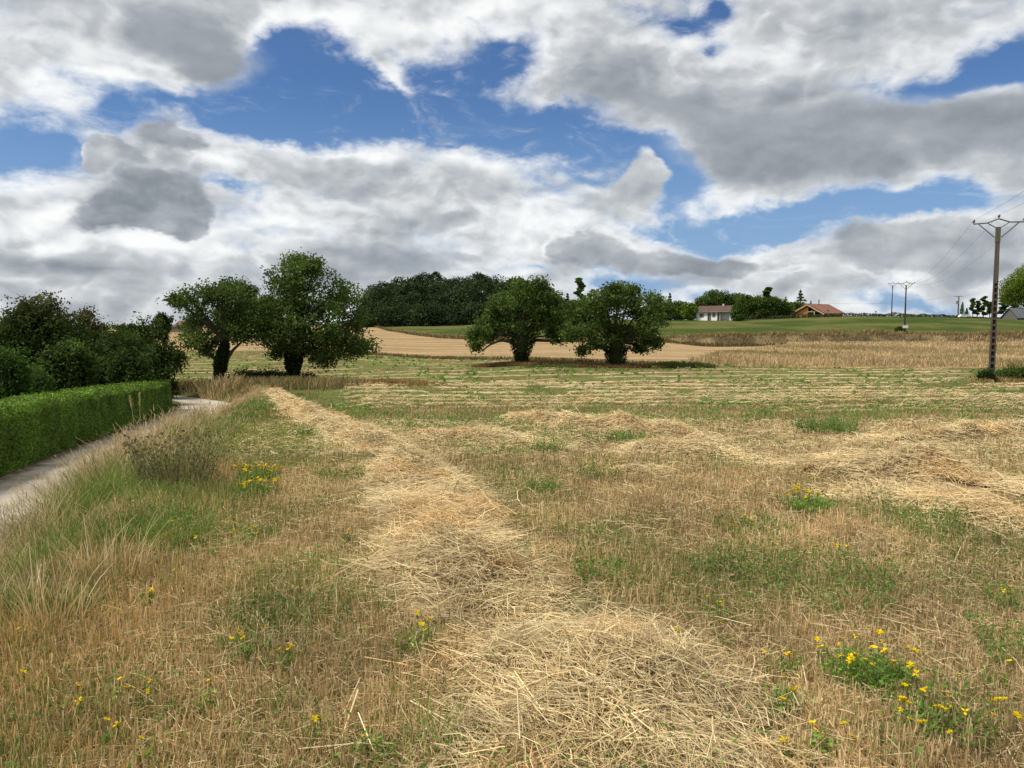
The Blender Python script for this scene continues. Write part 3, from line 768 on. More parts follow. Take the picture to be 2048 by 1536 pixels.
def leafy_weed(loc, r, h, label, group=None, n_stem=None, name='leafy_weed', col=(.125, .22, .055)):
    """alfalfa-like plant: many upright stems with small leaflets"""
    e = empty(name, loc, label, 'weed', group)
    d = loc[1]; gs, gl = Geo(), Geo()
    ns = n_stem or int(26 + r * r * 160)
    a = RNG.uniform(0, 6.28, ns); q = np.sqrt(RNG.random(ns)) * r * .6
    bx, by = np.cos(a) * q, np.sin(a) * q
    hh = h * RNG.uniform(.5, 1.15, ns); lx = bx * .5 / max(r, .1) + RNG.normal(0, .28, ns); ly = by * .5 / max(r, .1) + RNG.normal(0, .28, ns)
    X, Y = loc[0] + bx, loc[1] + by
    base = np.stack([bx, by, height(X, Y) - loc[2] - .01], 1)
    lean = np.stack([lx, ly], 1)
    blades(gs, base, hh, np.full(ns, max(.003, .0007 * d)), lean, np.tile((.12, .17, .05), (ns, 1)), 3)
    k = 22
    t = RNG.uniform(.15, 1.02, (ns, k)); 
    P = base[:, None] + np.stack([lx[:, None] * hh[:, None] * t ** 1.5, ly[:, None] * hh[:, None] * t ** 1.5, hh[:, None] * (t - .25 * t * t * .2)], -1)
    P = P.reshape(-1, 3) + RNG.normal(0, .018 + .02 * r, (ns * k, 3))
    c = np.asarray(col)[None] * RNG.uniform(.6, 1.45, ns * k)[:, None] * np.array([(1, 1, 1), (1.15, 1.05, .8), (.85, .95, 1.1)])[RNG.integers(0, 3, ns * k)]
    leafquads(gl, P, np.maximum(RNG.uniform(.012, .028, ns * k), .0022 * d), c, nrm=np.array([0, -.2, .7]), aspect=.45)
    gl.V += gs.V; gl.C += gs.C; gl.Fc += [f + gl.n for f in gs.Fc]; gl.n += gs.n
    gl.build('foliage', M_GRASS, e)
    return e
def flower_head(geo, c, s):
    """a trefoil umbel: five or six small pea flowers, yellow"""
    n = int(RNG.integers(3, 7)); tl = RNG.normal(0, .5, 2); tone = RNG.uniform(.7, 1.1)
    for i in range(n):
        a = i / n * 6.283 + RNG.uniform(-.2, .2); d = np.array([math.cos(a), math.sin(a), .35 + tl[0] * math.cos(a) + tl[1] * math.sin(a)]); d /= np.linalg.norm(d)
        sd = np.array([-math.sin(a), math.cos(a), 0]); up = np.cross(d, sd) * -1
        tip = c + d * s * .62; mid = c + d * s * .33
        V = np.array([c, mid + sd * s * .22, tip + up * s * .08, mid - sd * s * .22, mid + up * s * .30])
        col = np.array((.80, .56 + .1 * RNG.random(), .015)) * tone * RNG.uniform(.85, 1.1)
        geo.add(V, [[0, 1, 4], [1, 2, 4], [2, 3, 4], [3, 0, 4], [0, 3, 1], [1, 3, 2]], col)
def trefoil(px, row, n, spread, h, label, group=None):
    """yellow-flowering plant; each flower head is a part"""
    p = ground_at(px, row); d = p[1]
    e = leafy_weed(p, max(spread, .05), h * .8, label, group, n_stem=max(4, int(n * 6)), name='yellow_trefoil', col=(.15, .27, .055))
    s = max(.032, .0078 * d) if d < 5 else .0062 * d
    for i in range(n):
        a = RNG.uniform(0, 6.28); q = math.sqrt(RNG.random()) * spread
        bx, by = math.cos(a) * q, math.sin(a) * q * .8; z0 = float(height(p[0] + bx, p[1] + by)) - p[2]
        hh = h * RNG.uniform(.8, 1.2)
        g = Geo(); tube(g, [(bx * .8, by * .8, z0), (bx * .93, by * .93, z0 + hh * .6), (bx, by, z0 + hh)], max(.0012, .0003 * d), (.12, .17, .05), 4, cap=False)
        flower_head(g, np.array([bx, by, z0 + hh]), s * RNG.uniform(.5, 1.05))
        g.build('flower', M_PETAL, e)
def build_flowers():
    T = trefoil
    T(1735, 1375, 22, .24, .17, 'bushy green plant topped with many yellow flowers, right of the nearest straw heap')
    T(1615, 1025, 18, .26, .17, 'dense yellow flower clump standing just in front of the heaped straw on the right')
    T(515, 965, 22, .30, .15, 'upper of two yellow flower clumps in the left of the field, by the greener grass')
    T(512, 998, 20, .24, .17, 'lower of two yellow flower clumps in the left of the field, with dark green leaves')
    T(515, 1078, 6, .22, .10, 'flat yellow flower patch in dry stubble below the two dense left clumps')
    T(1895, 1478, 14, .26, .14, 'spread yellow flowers at the bottom right corner of the field')
    T(1565, 1430, 4, .10, .12, 'yellow flower cluster growing at the right foot of the nearest straw heap')
    T(1790, 1500, 4, .22, .10, 'low yellow flowers in straw litter right of the nearest straw heap')
    T(2018, 1220, 4, .16, .16, 'yellow flowers with green leaves at the right edge of the field')
    T(835, 1308, 4, .16, .14, 'yellow flowers at the left foot of the nearest straw heap')
    T(1500, 1060, 3, .12, .10, 'small yellow flowers in the stubble between both big straw heaps')
    lone = [(1425, 1235), (1447, 1238), (1540, 1340), (1588, 1345), (1360, 1290), (1447, 1285), (572, 1335), (530, 1298), (300, 1400), (235, 1415), (168, 1400), (148, 1435), (222, 1492), (310, 1440), (638, 1475), (750, 1508), (60, 1375), (30, 1300), (290, 1200), (345, 1155), (385, 1085), (460, 1290), (970, 1215), (1000, 1125), (945, 960), (1465, 1062), (2000, 1370), (1860, 1440), (1990, 1440), (1570, 1520), (1640, 1505), (415, 1410), (285, 1530), (700, 1080), (1030, 1135), (1930, 1030), (480, 1320), (580, 1328), (1905, 1385), (1690, 1110), (250, 1045), (350, 1055), (1900, 1455)]
    for i, (a, b) in enumerate(lone):
        T(a, b + 14, 1 + (i % 3 == 0), .03 + .03 * (i % 3 == 0), .09 + .05 * RNG.random(), 'small lone yellow wildflower on a thin stalk in the dry stubble', 'scattered yellow wildflowers')

# ---------------------------------------------------------------- the verge along the lane
def build_verge():
    g = Geo()
    pal_dry = np.array([(.58, .47, .29), (.50, .38, .22), (.64, .54, .36), (.42, .30, .17)])
    pal_grn = np.array([(.17, .25, .06), (.22, .28, .085), (.13, .21, .05)])
    n = 78000
    y = 4.0 + 34 * RNG.random(n) ** 1.7
    off = RNG.uniform(1.15, 3.4, n); x = path_x(y) + off
    clump = fbm(x, y, .8, 3, 401); cl2 = fbm(x, y, 2.6, 2, 402)
    keep = (x / y > -.80) & (RNG.random(n) < .25 + 1.2 * sst(clump, .35, .6))
    x, y, off, clump, cl2 = [v[keep] for v in (x, y, off, clump, cl2)]; n = len(x)
    px = U2PX(x / y)
    tall = sst(off, .9, 1.7) * (1 - sst(off, 2.1, 3.5))
    dryp = sst(cl2, .30, .46) * (.66 - .5 * sst(off, 1.9, 2.8)) + .06
    dry = RNG.random(n) < dryp
    c = np.where(dry[:, None], pal_dry[RNG.integers(0, 4, n)], pal_grn[RNG.integers(0, 3, n)]) * RNG.uniform(.7, 1.15, n)[:, None]
    h = (.13 + (.26 + .34 * sst(y, 4.5, 7) * (1 - sst(y, 13, 20)) * (off < 2.5)) * tall * RNG.uniform(.5, 1.15, n)) * np.where(dry, 1.15, .9) * (.7 + .6 * clump)
    wd = np.maximum(RNG.uniform(.003, .006, n), .0008 * y)
    blades(g, np.stack([x, y, height(x, y) - .02], 1), h, wd, RNG.normal(0, .32, (n, 2)), c, 3, curl=1.1)
    # seed heads on the taller dry stems
    s = np.where(dry & (h > .33) & (RNG.random(n) < .25))[0]
    P = np.stack([x[s], y[s], height(x[s], y[s]) + h[s] * .98], 1)
    blades(g, P, RNG.uniform(.05, .10, len(s)), np.maximum(.006, .0012 * y[s]), RNG.normal(0, .4, (len(s), 2)), np.tile((.50, .38, .24), (len(s), 1)), 2)
    o = g.build('verge_grass', M_GRASS); tag(o, 'tall mixed dry and green grass on the bank beside the lane', 'grass', kind='stuff')
    # single tufts
    def tuft(px, row, n, h, r, label, name='dry_grass_tuft', col=pal_dry, wd=.006, lean=.35):
        p = ground_at(px, row); gg = Geo()
        a = RNG.uniform(0, 6.28, n); q = np.sqrt(RNG.random(n)) * r
        bx, by = np.cos(a) * q, np.sin(a) * q
        X, Y = p[0] + bx, p[1] + by
        ln = np.stack([bx, by], 1) / max(r, .05) * lean + RNG.normal(0, .22, (n, 2))
        blades(gg, np.stack([X, Y, height(X, Y) - .02], 1), h * RNG.uniform(.45, 1.1, n), np.full(n, max(wd, .0009 * p[1])), ln, col[RNG.integers(0, len(col), n)] * RNG.uniform(.75, 1.15, n)[:, None], 4, curl=1.3)
        o = gg.build(name, M_GRASS, loc=p); tag(o, label, 'grass tuft')
    tuft(95, 1265, 75, .42, .20, 'bleached dry grass tuft with long bent blades low at the left edge', wd=.007, lean=.5)
    tuft(215, 1165, 110, .42, .22, 'ragged straw-coloured grass tuft just above and right of the bleached bent one')
    pale = np.array([(.70, .60, .42), (.62, .50, .33), (.76, .67, .50), (.54, .42, .27)])
    tuft(235, 1000, 900, .80, .55, 'tall pale grass clump standing in front of the gravel lane, left of the seed-head weed', col=pale, lean=.25)
    tuft(165, 1050, 500, .62, .45, 'pale dry grass clump at the lane edge, lower left of the tallest pale clump', col=pale, lean=.3)
    tuft(300, 950, 600, .85, .5, 'pale grass clump behind the seed-head weed, rising against the lane', col=pale, lean=.25)
    tuft(318, 1085, 360, .26, .40, 'green grass tuft below the tallest pale clump on the verge', name='green_grass_tuft', col=pal_grn)
    tuft(440, 1000, 260, .20, .40, 'short green grass tuft between the seed-head weed and the yellow flower clumps', name='green_grass_tuft', col=pal_grn)
    tuft(40, 1190, 420, .34, .35, 'green grass tuft at the left edge behind the bleached bent one', name='green_grass_tuft', col=pal_grn)
    tuft(405, 880, 420, .85, .8, 'tall pale grass clump beyond the dark seed-head bush at the lane bend')
    tuft(375, 1015, 420, .28, .50, 'lush green grass tuft right of the tall pale grass', name='green_grass_tuft', col=pal_grn)
    tuft(110, 1110, 420, .34, .60, 'wide green grass tuft at the left edge beside the lane', name='green_grass_tuft', col=pal_grn)
    tuft(575, 1430, 60, .16, .06, 'small bright green grass tuft alone in the orange stubble at the bottom', name='green_grass_tuft', col=np.array([(.20, .34, .06), (.16, .28, .05)]), wd=.004)
    tuft(860, 1500, 70, .26, .10, 'thin green grass tuft at the left foot of the nearest straw heap', name='green_grass_tuft', col=np.array([(.20, .27, .07), (.26, .28, .10)]), wd=.004)
    tuft(440, 790, 200, .9, 1.0, 'tall dry grass clump at the far bend of the lane', wd=.01)
    # two very tall grass stalks
    for px, top, base, lab in ((272, 795, 950, 'tall thin curving grass stalk rising in front of the hedge'), (283, 790, 950, 'straight tall grass stalk beside the curving one, in front of the hedge')):
        p = ground_at(px, base); z = EYE + ray(px, top)[2] * p[1] - p[2]; gg = Geo()
        t = np.linspace(0, 1, 7); bend = (-.16 if px == 272 else .02)
        pts = np.stack([bend * t ** 2 + (.1 if px == 272 else 0) * t, t * 0, z * t], 1)
        tube(gg, pts, np.linspace(.006, .004, 7), (.55, .45, .27), 5)
        hd = np.stack([pts[-1] + (pts[-1] - pts[-2]) * k for k in np.linspace(-.9, .1, 5)])
        tube(gg, hd, [.006, .012, .014, .011, .003], (.52, .42, .24), 6)
        e = empty('grass_stalk', p, lab, 'grass stalk'); gg.build('stalk', M_GRASS, e)
        g2 = Geo(); m = 40; q = RNG.uniform(0, 1, m)
        PP = hd[0] + (hd[-1] - hd[0]) * q[:, None] + RNG.normal(0, .008, (m, 3)); blades(g2, PP, np.full(m, .04), np.full(m, .008), RNG.normal(0, .5, (m, 2)), np.tile((.50, .40, .23), (m, 1)), 2); g2.build('seed_head', M_GRASS, e)
    # dark bush of dead seed heads
    p = ground_at(352, 975); e = empty('seed_head_bush', p, 'bushy grey-green weed with brown seed heads leaning over the lane verge', 'weed bush')
    gs, gl, gh = Geo(), Geo(), Geo(); ns = 130
    a = RNG.uniform(0, 6.28, ns); q = np.sqrt(RNG.random(ns)) * .55; bx, by = np.cos(a) * q * .6, np.sin(a) * q * .5
    hh = .62 * RNG.uniform(.55, 1.1, ns) * (1 - .35 * q); ln = np.stack([bx, by], 1) * 1.3 + RNG.normal(0, .12, (ns, 2))
    base = np.stack([bx, by, height(p[0] + bx, p[1] + by) - p[2] - .02], 1)
    blades(gs, base, hh, np.full(ns, .008), ln, np.tile((.20, .17, .10), (ns, 1)) * RNG.uniform(.6, 1.3, ns)[:, None], 3)
    k = 14; t = RNG.uniform(.2, 1, (ns, k)); P = (base[:, None] + np.stack([ln[:, :1] * hh[:, None] * t ** 1.5, ln[:, 1:] * hh[:, None] * t ** 1.5, hh[:, None] * t * .95], -1)).reshape(-1, 3) + RNG.normal(0, .03, (ns * k, 3))
    leafquads(gl, P, RNG.uniform(.02, .045, ns * k), np.array((.18, .21, .10)) * RNG.uniform(.5, 1.4, ns * k)[:, None], aspect=.35)
    tips = base + np.stack([ln[:, 0] * hh, ln[:, 1] * hh, hh * .98], 1); T3 = np.repeat(tips, 4, 0) + RNG.normal(0, .02, (ns * 4, 3))
    leafquads(gh, T3, RNG.uniform(.018, .035, ns * 4), np.array((.20, .16, .10)) * RNG.uniform(.5, 1.4, ns * 4)[:, None], aspect=.8)
    gl.V += gs.V; gl.C += gs.C; gl.Fc += [f + gl.n for f in gs.Fc]
    gl.build('foliage', M_GRASS, e); tag(gh.build('seed_heads', M_GRASS, e), kind='stuff')

def build_weeds():
    labs = ['wide leafy green weed patch in the middle distance right, just left of a straw windrow', 'green leafy weed clump in the stubble in front of the heaped straw on the right',
            'upright green weed clump growing through the middle straw windrow', 'tall narrow green weed beside the small scrap of straw', 'sprawling green weeds in the stubble at right, halfway down the picture',
            'thin green weed standing right of the winding straw windrow', 'soft grey-green grass-like weed in the stubble, middle right', 'low green weeds left of the dense yellow flower clump on the right',
            'small green weed near the winding windrow, close to its right side', 'low weeds left of the winding straw windrow', None, 'low grey-green weed in the orange stubble, lower left',
            'deep green weed clump under the tall pale verge grass', 'dark green weed tucked against the right side of the winding windrow', 'patch of green weeds beside the long left windrow',
            'green weed tangle below the slanting windrow in mid field', 'tall green weed at the right edge of the field near the bottom', None, 'low green weeds at the bottom left corner', None]
    for (px, row, r, h), lab in zip(WEED_SPOTS, labs):
        if lab: leafy_weed(ground_at(px, row), r, h, lab)
# ---------------------------------------------------------------- trees
def pix3(px, row, d):
    a, _, c = ray(px, row); return np.array([a * d, d, EYE + c * d])
TREES = {k: at_depth(px, d) for k, px, d in (('A', 438, 50.0), ('B', 588, 52.0), ('C', 1043, 74.0), ('D', 1232, 70.0))}
POLE1 = at_depth(1985, 50.0)
GREENS = np.array([(.062, .108, .024), (.084, .136, .031), (.050, .088, .022), (.115, .168, .038)])
def crown_points(c, r, n, rag=.35, seed=0, lo=.45):
    """cluster centres through an ellipsoid, denser towards its skin, ragged outline"""
    v = RNG.normal(size=(n, 3)); v /= np.linalg.norm(v, axis=1, keepdims=True)
    q = lo + (1.02 - lo) * RNG.random(n) ** .55
    bump = 1 + rag * (fbm(v[:, 0] * 2.2 + seed, v[:, 2] * 2.2 + v[:, 1] * 1.7, 1, 3, seed) - .42) * 1.6
    return np.asarray(c) + v * (q * bump)[:, None] * np.asarray(r), v
def walnut(key, base_px, d, lobes, trunk_px, limbs, label, dens=1.0, leaf=.20, ivy=None, group='walnut trees standing in the field'):
    p = TREES[key]; e = empty('walnut_tree', p, label, 'tree', group)
    gt, gc = Geo(), Geo()
    s = d / F
    def L(px, row, dy=0.0): return pix3(px, row, d) - p + np.array([0, dy, 0])
    tp = [L(px, row) for px, row, _ in trunk_px]; tp[0][2] = -.15
    tube(gt, tp, [w * s / 2 for _, _, w in trunk_px], (.075, .062, .045), 10)
    top = tp[-1]
    allc = []
    for i, (px, row, rx, ry) in enumerate(lobes):
        dy = ((i * 0.618) % 1 - .5) * 1.0 * 95 * s
        c = L(px, row, dy); rr = np.array([rx, .5 * (rx + ry) * 1.05, ry]) * s
        # a limb into the lobe
        mid = (top * .55 + c * .45) + RNG.normal(0, .25, 3) + np.array([0, 0, .25])
        t = np.linspace(0, 1, 7)[:, None]
        pl = (1 - t) ** 2 * (top - np.array([0, 0, .3])) + 2 * t * (1 - t) * mid + t * t * c
        tube(gt, pl, np.linspace(.13, .04, 7), (.07, .06, .045), 6)
        nc = int(dens * 9.5 * (rr[0] * rr[2]) ** .85 * 3.2) + 14
        C, V = crown_points(c, rr * .9, nc, rag=.75, seed=i * 3 + ord(key))
        allc.append(C)
        for q in C[:: 9]:
            mm = (q + c) / 2 + RNG.normal(0, .12, 3)
            tube(gt, [c + (q - c) * .1, mm, q], [.04, .025, .012], (.07, .06, .045), 4, cap=False)
    C = np.concatenate(allc)
    for pts in limbs:
        P = [L(px, row, dy) for px, row, dy, w in pts]
        tube(gt, P, [w * s / 2 for *_, w in pts], (.07, .06, .045), 7)
    k = 38
    off = RNG.normal(size=(len(C), k, 3)) * np.array([.27, .27, .19]) * (.8 + .5 * RNG.random((len(C), 1, 1)))
    P = (C[:, None] + off).reshape(-1, 3)
    tone = np.repeat(fbm(C[:, 0] * 1.0, C[:, 2] * 1.3 + C[:, 1], 1.1, 3, ord(key)), k)
    c = GREENS[RNG.integers(0, 4, len(P))] * (.55 + .95 * tone)[:, None] * RNG.uniform(.75, 1.25, len(P))[:, None]
    leafquads(gc, P, leaf * RNG.uniform(.7, 1.35, len(P)), c, nrm=np.array([0, 0, .55]), aspect=.55)
    gt.build('trunk', M_BARK, e, smooth=True); gc.build('crown', M_LEAF, e)
    if ivy:
        gi = Geo()
        for (x0, r0, w0), (x1, r1, w1) in zip(ivy[:-1], ivy[1:]):
            A, B = L(x0, r0), L(x1, r1); m = int(1100 * np.linalg.norm(B - A))
            t = RNG.random(m); a = RNG.uniform(0, 6.28, m); R = ((w0 + (w1 - w0) * t) * s / 2) * (.72 + .38 * RNG.random(m)) * (.86 + .3 * fbm(a * 1.2, t * 5, 1, 2, 5))
            Q = A + (B - A) * t[:, None] + np.stack([np.cos(a) * R, np.sin(a) * R, RNG.normal(0, .05, m)], 1)
            leafquads(gi, Q, RNG.uniform(.10, .18, m), np.array((.028, .048, .014)) * RNG.uniform(.6, 1.6, m)[:, None],
                      nrm=np.stack([np.cos(a), np.sin(a), a * 0 + .4], 1) * 1.5, aspect=.75)
        gi.build('ivy', M_LEAF, e)
    return e
def build_walnuts():
    walnut('A', 438, 50, [(402, 600, 32, 20), (388, 636, 22, 22), (455, 592, 38, 26), (435, 632, 56, 32), (488, 634, 44, 36), (400, 674, 32, 20), (452, 668, 48, 22), (492, 662, 28, 20), (452, 572, 24, 11), (412, 696, 14, 10), (366, 602, 14, 8), (420, 584, 20, 10)],
           [(438, 778, 17), (438, 755, 15), (440, 728, 15), (446, 704, 14), (452, 672, 9)],
           [[(441, 732, 0, 8), (428, 716, 0, 7), (412, 704, -.3, 6), (394, 694, -.5, 4)], [(452, 722, 0, 7), (466, 700, 0, 6), (480, 684, .3, 4), (492, 676, .5, 3)], [(446, 706, 0, 6), (442, 690, .3, 5), (436, 668, .5, 3)]],
           'slender ivy-trunked walnut tree with open branches, leftmost of the four field trees', .74, .19,
           [(438, 772, 17), (440, 745, 22), (441, 728, 27), (447, 702, 22), (451, 680, 12)])
    walnut('B', 588, 52, [(605, 548, 46, 26), (560, 585, 48, 38), (625, 585, 60, 40), (680, 590, 38, 26), (575, 635, 62, 44), (645, 635, 70, 48), (700, 640, 30, 40), (690, 685, 50, 30), (640, 695, 58, 24), (560, 682, 40, 26), (585, 670, 52, 34), (715, 695, 24, 20), (600, 524, 22, 12), (640, 538, 18, 14), (535, 640, 26, 36), (655, 718, 30, 12), (545, 705, 14, 9)],
           [(588, 773, 21), (586, 750, 19), (586, 725, 22), (590, 705, 24), (594, 670, 13)],
           [[(592, 705, 0, 12), (620, 685, .5, 7), (650, 668, .8, 5)], [(586, 708, 0, 10), (566, 685, -.5, 6), (550, 672, -.6, 4)], [(592, 690, 0, 10), (598, 630, 0, 6), (602, 580, 0, 3)]],
           'largest and tallest of the four field trees, a broad walnut second from the left', .85, .19,
           [(588, 771, 22), (587, 748, 24), (586, 725, 34), (590, 706, 40), (592, 692, 30)])
    walnut('C', 1043, 74, [(1050, 592, 50, 28), (1008, 614, 40, 30), (1092, 614, 40, 32), (1050, 628, 60, 32), (982, 646, 34, 22), (958, 668, 22, 14), (1014, 656, 36, 18), (1085, 654, 46, 20), (1112, 636, 26, 28), (951, 692, 10, 10), (1120, 672, 20, 9), (975, 674, 16, 8), (1040, 570, 22, 10), (1076, 574, 18, 10)],
           [(1043, 731, 19), (1043, 712, 21), (1044, 692, 24), (1046, 672, 24)],
           [[(1036, 694, 0, 9), (1020, 683, -.3, 7), (1002, 680, -.6, 6), (982, 688, -.8, 4), (966, 700, -.8, 2)], [(1052, 690, 0, 8), (1074, 680, .3, 6), (1098, 682, .5, 4), (1114, 690, .5, 2)], [(1040, 690, .2, 8), (1026, 665, .5, 5)]],
           'rounded ivy-trunked walnut tree with a long drooping left bough, left one of the middle pair', .68, .24,
           [(1043, 729, 22), (1043, 714, 28), (1043, 698, 40), (1046, 680, 50), (1048, 668, 40)])
    walnut('D', 1232, 70, [(1200, 600, 34, 22), (1240, 594, 46, 26), (1288, 612, 36, 30), (1172, 624, 36, 30), (1235, 632, 66, 36), (1300, 644, 28, 30), (1160, 654, 32, 20), (1205, 666, 42, 20), (1275, 672, 42, 20), (1240, 676, 40, 18), (1146, 668, 20, 14), (1168, 702, 9, 7), (1304, 684, 16, 14), (1225, 578, 16, 8), (1262, 580, 18, 9), (1185, 690, 18, 7), (1286, 698, 14, 7)],
           [(1232, 745, 22), (1232, 728, 24), (1231, 706, 26), (1232, 684, 24)], [[(1225, 708, 0, 8), (1204, 696, 0, 6), (1180, 692, .3, 4)], [(1240, 706, 0, 8), (1262, 694, .2, 5)]],
           'dense low-skirted walnut tree with a thick ivy foot, right one of the middle pair', .70, .23,
           [(1232, 742, 28), (1232, 728, 40), (1231, 712, 40), (1230, 694, 46)])

def bgtree(name, px, d, top, wpx, label, kind='round', cat='tree', group=None, col=1.0, n=1.0, base_row=None, leafk=1.0, tint=(1, 1, 1), clear=.0, mat=None):
    """a tree beyond the fields: own crown and trunk, sized from its place in the photograph"""
    p = at_depth(px, d); s = d / F
    zt = pix3(px, top, d)[2] - p[2]; R = wpx * s / 2
    e = empty(name, p, label, cat, group)
    gt, gc = Geo(), Geo(); seed = int(px)
    tube(gt, [(0, 0, -.3), (.02 * zt, 0, zt * .45), (0, 0, zt * (.97 if kind != 'round' else .8))], [max(.02 * zt, .14), max(.014 * zt, .1), .03], (.06, .05, .04), 7)
    leaf = .0042 * d / 2.2 * leafk if d > 60 else .16 * leafk
    leaf = max(leaf, .14)
    if kind == 'round':
        nl = int(7 + 4 * R / 3)
        Pn = []
        for i in range(nl):
            a = RNG.uniform(0, 6.28); q = RNG.random() ** .5 * .62
            hz = RNG.uniform(.35 + clear * .4, .84)
            prof = math.sqrt(max(.1, 1 - ((hz - .55) / .55) ** 2))
            c = np.array([math.cos(a) * q * R * prof, math.sin(a) * q * R * prof, zt * hz]); rr = np.array([R * .55, R * .55, min(R * .5, zt * .24)]) * RNG.uniform(.75, 1.1)
            c[2] = min(c[2], zt - rr[2])
            tube(gt, [(0, 0, zt * .35), c * np.array([.5, .5, .8]), c], [.09 + .01 * R, .07, .03], (.06, .05, .04), 5, cap=False)
            m = int(n * 600 * (rr[0] * rr[2]) / (leaf * leaf) / 22) + 90
            P, V = crown_points(c, rr, m, .5, seed + i, .35); Pn.append(P)
        top_c = np.array([0, 0, zt * .78]); P, V = crown_points(top_c, (R * .6, R * .6, zt * .22), int(len(Pn[0]) * 1.6), .5, seed, .3); Pn.append(P)
        if clear < .2:
            P, V = crown_points((0, 0, zt * .26), (R * .82, R * .82, zt * .26), int(len(Pn[0]) * 4.5), .5, seed + 5, .3); Pn.append(P)
        P = np.concatenate(Pn)
    elif kind == 'conifer':
        m = int(n * 26 * zt * R / (leaf * leaf) / 5) + 250
        t = RNG.random(m) ** .8; tier = np.round(t * 9 + RNG.uniform(-.2, .2, m)) / 9; a = RNG.uniform(0, 6.28, m)
        arm = .55 + .75 * vnoise(tier * 30, np.floor(a / 6.28 * 6) + seed, 3)
        rad = R * (1.05 - t) * arm * RNG.random(m) ** .6
        P = np.stack([np.cos(a) * rad, np.sin(a) * rad, zt * (.08 + .92 * tier) - rad * .22 + RNG.normal(0, .018 * zt, m)], 1)
    elif kind == 'pine':       # bare stem, flat separate plates of needles
        Pn = []
        for i in range(13):
            h = .26 + .74 * (i / 12) ** .9; a = RNG.uniform(0, 6.28); q = R * (.15 + .95 * RNG.random()) * (1.25 - h)
            c = np.array([math.cos(a) * q, math.sin(a) * q, zt * h * .97])
            tube(gt, [(0, 0, zt * h * .9), c], [.08, .03], (.06, .05, .04), 4, cap=False)
            P, V = crown_points(c, (R * .40, R * .40, zt * .04), int(n * 150 + 2200 * R * R * .18 / (leaf * leaf) / 60), .5, seed + i, .1); Pn.append(P)
        P = np.concatenate(Pn)
    tone = fbm(P[:, 0] / max(R, .5) * 1.7 + seed, (P[:, 2] + P[:, 1]) / max(R, .5) * 1.7, 1, 3, seed)
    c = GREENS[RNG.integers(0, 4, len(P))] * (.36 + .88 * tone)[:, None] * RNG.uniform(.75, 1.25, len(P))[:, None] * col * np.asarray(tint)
    P[:, 2] = np.maximum(P[:, 2], .05)
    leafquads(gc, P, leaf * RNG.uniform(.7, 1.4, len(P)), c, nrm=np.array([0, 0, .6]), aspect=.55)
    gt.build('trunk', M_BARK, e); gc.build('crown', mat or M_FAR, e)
    return e

def build_wood():
    """the dark hilltop wood: one mass of crowns"""
    g = Geo(); top_pts = np.array([(716, 612), (728, 585), (745, 570), (765, 560), (800, 553), (840, 543), (880, 546), (940, 545), (985, 547), (1020, 554), (1060, 558), (1095, 572), (1122, 592), (1140, 612)], float)
    row0 = lambda px: np.interp(px, [716, 760, 860, 960, 1140], [657, 660, 650, 641, 638])
    for layer, (d, lift, nn) in enumerate(((214, .40, 24), (224, .68, 24), (236, .90, 24), (248, 1.0, 28))):
        for i in range(nn):
            px = 722 + (1136 - 722) * (i + RNG.uniform(.1, .9)) / nn
            tr = np.interp(px, top_pts[:, 0], top_pts[:, 1]); br = row0(px)
            row = br + (tr - br) * lift * RNG.uniform(.90, 1.0)
            s = d / F; p = at_depth(px, d)
            zt = pix3(px, row, d)[2] - (RNG.random() ** 2) * 1.6; zb = p[2]
            H = zt - zb; R = RNG.uniform(1.9, 4.2)
            tube(g, [(p[0], d, zb - .3), (p[0], d, zb + H * .7)], [.25, .12], (.05, .042, .035), 5, cap=False)
            for c, rr, m in (((p[0], d, zt - R * .75), (R, R, R * .8), 900), ((p[0] + RNG.normal(0, 2), d - RNG.uniform(0, 3), zb + H * RNG.uniform(.42, .72)), (R * .95, R * .9, R * RNG.uniform(.7, 1.1)), 700), ((p[0] + RNG.normal(0, 2), d - RNG.uniform(0, 3), zb + H * RNG.uniform(.15, .4)), (R * .85, R * .8, R * RNG.uniform(.6, 1.0)), 600)):
                P, V = crown_points(c, rr, m, .55, i + layer * 31, .4)
                tone = fbm(P[:, 0] * .6, (P[:, 2] + P[:, 1]) * .6, 1, 3, i)
                tr_t = RNG.uniform(.8, 1.9)
                cc = np.array([(.030, .046, .020), (.038, .056, .023), (.026, .040, .019)])[RNG.integers(0, 3, m)] * (.5 + 1.0 * tone)[:, None] * tr_t
                leafquads(g, P, RNG.uniform(.35, .75, m), cc, nrm=np.array([0, 0, .6]), aspect=.6)
    o = g.build('wood', M_FAR); tag(o, 'dark dense wood covering the hilltop behind the middle pair of trees', 'wood', kind='stuff')

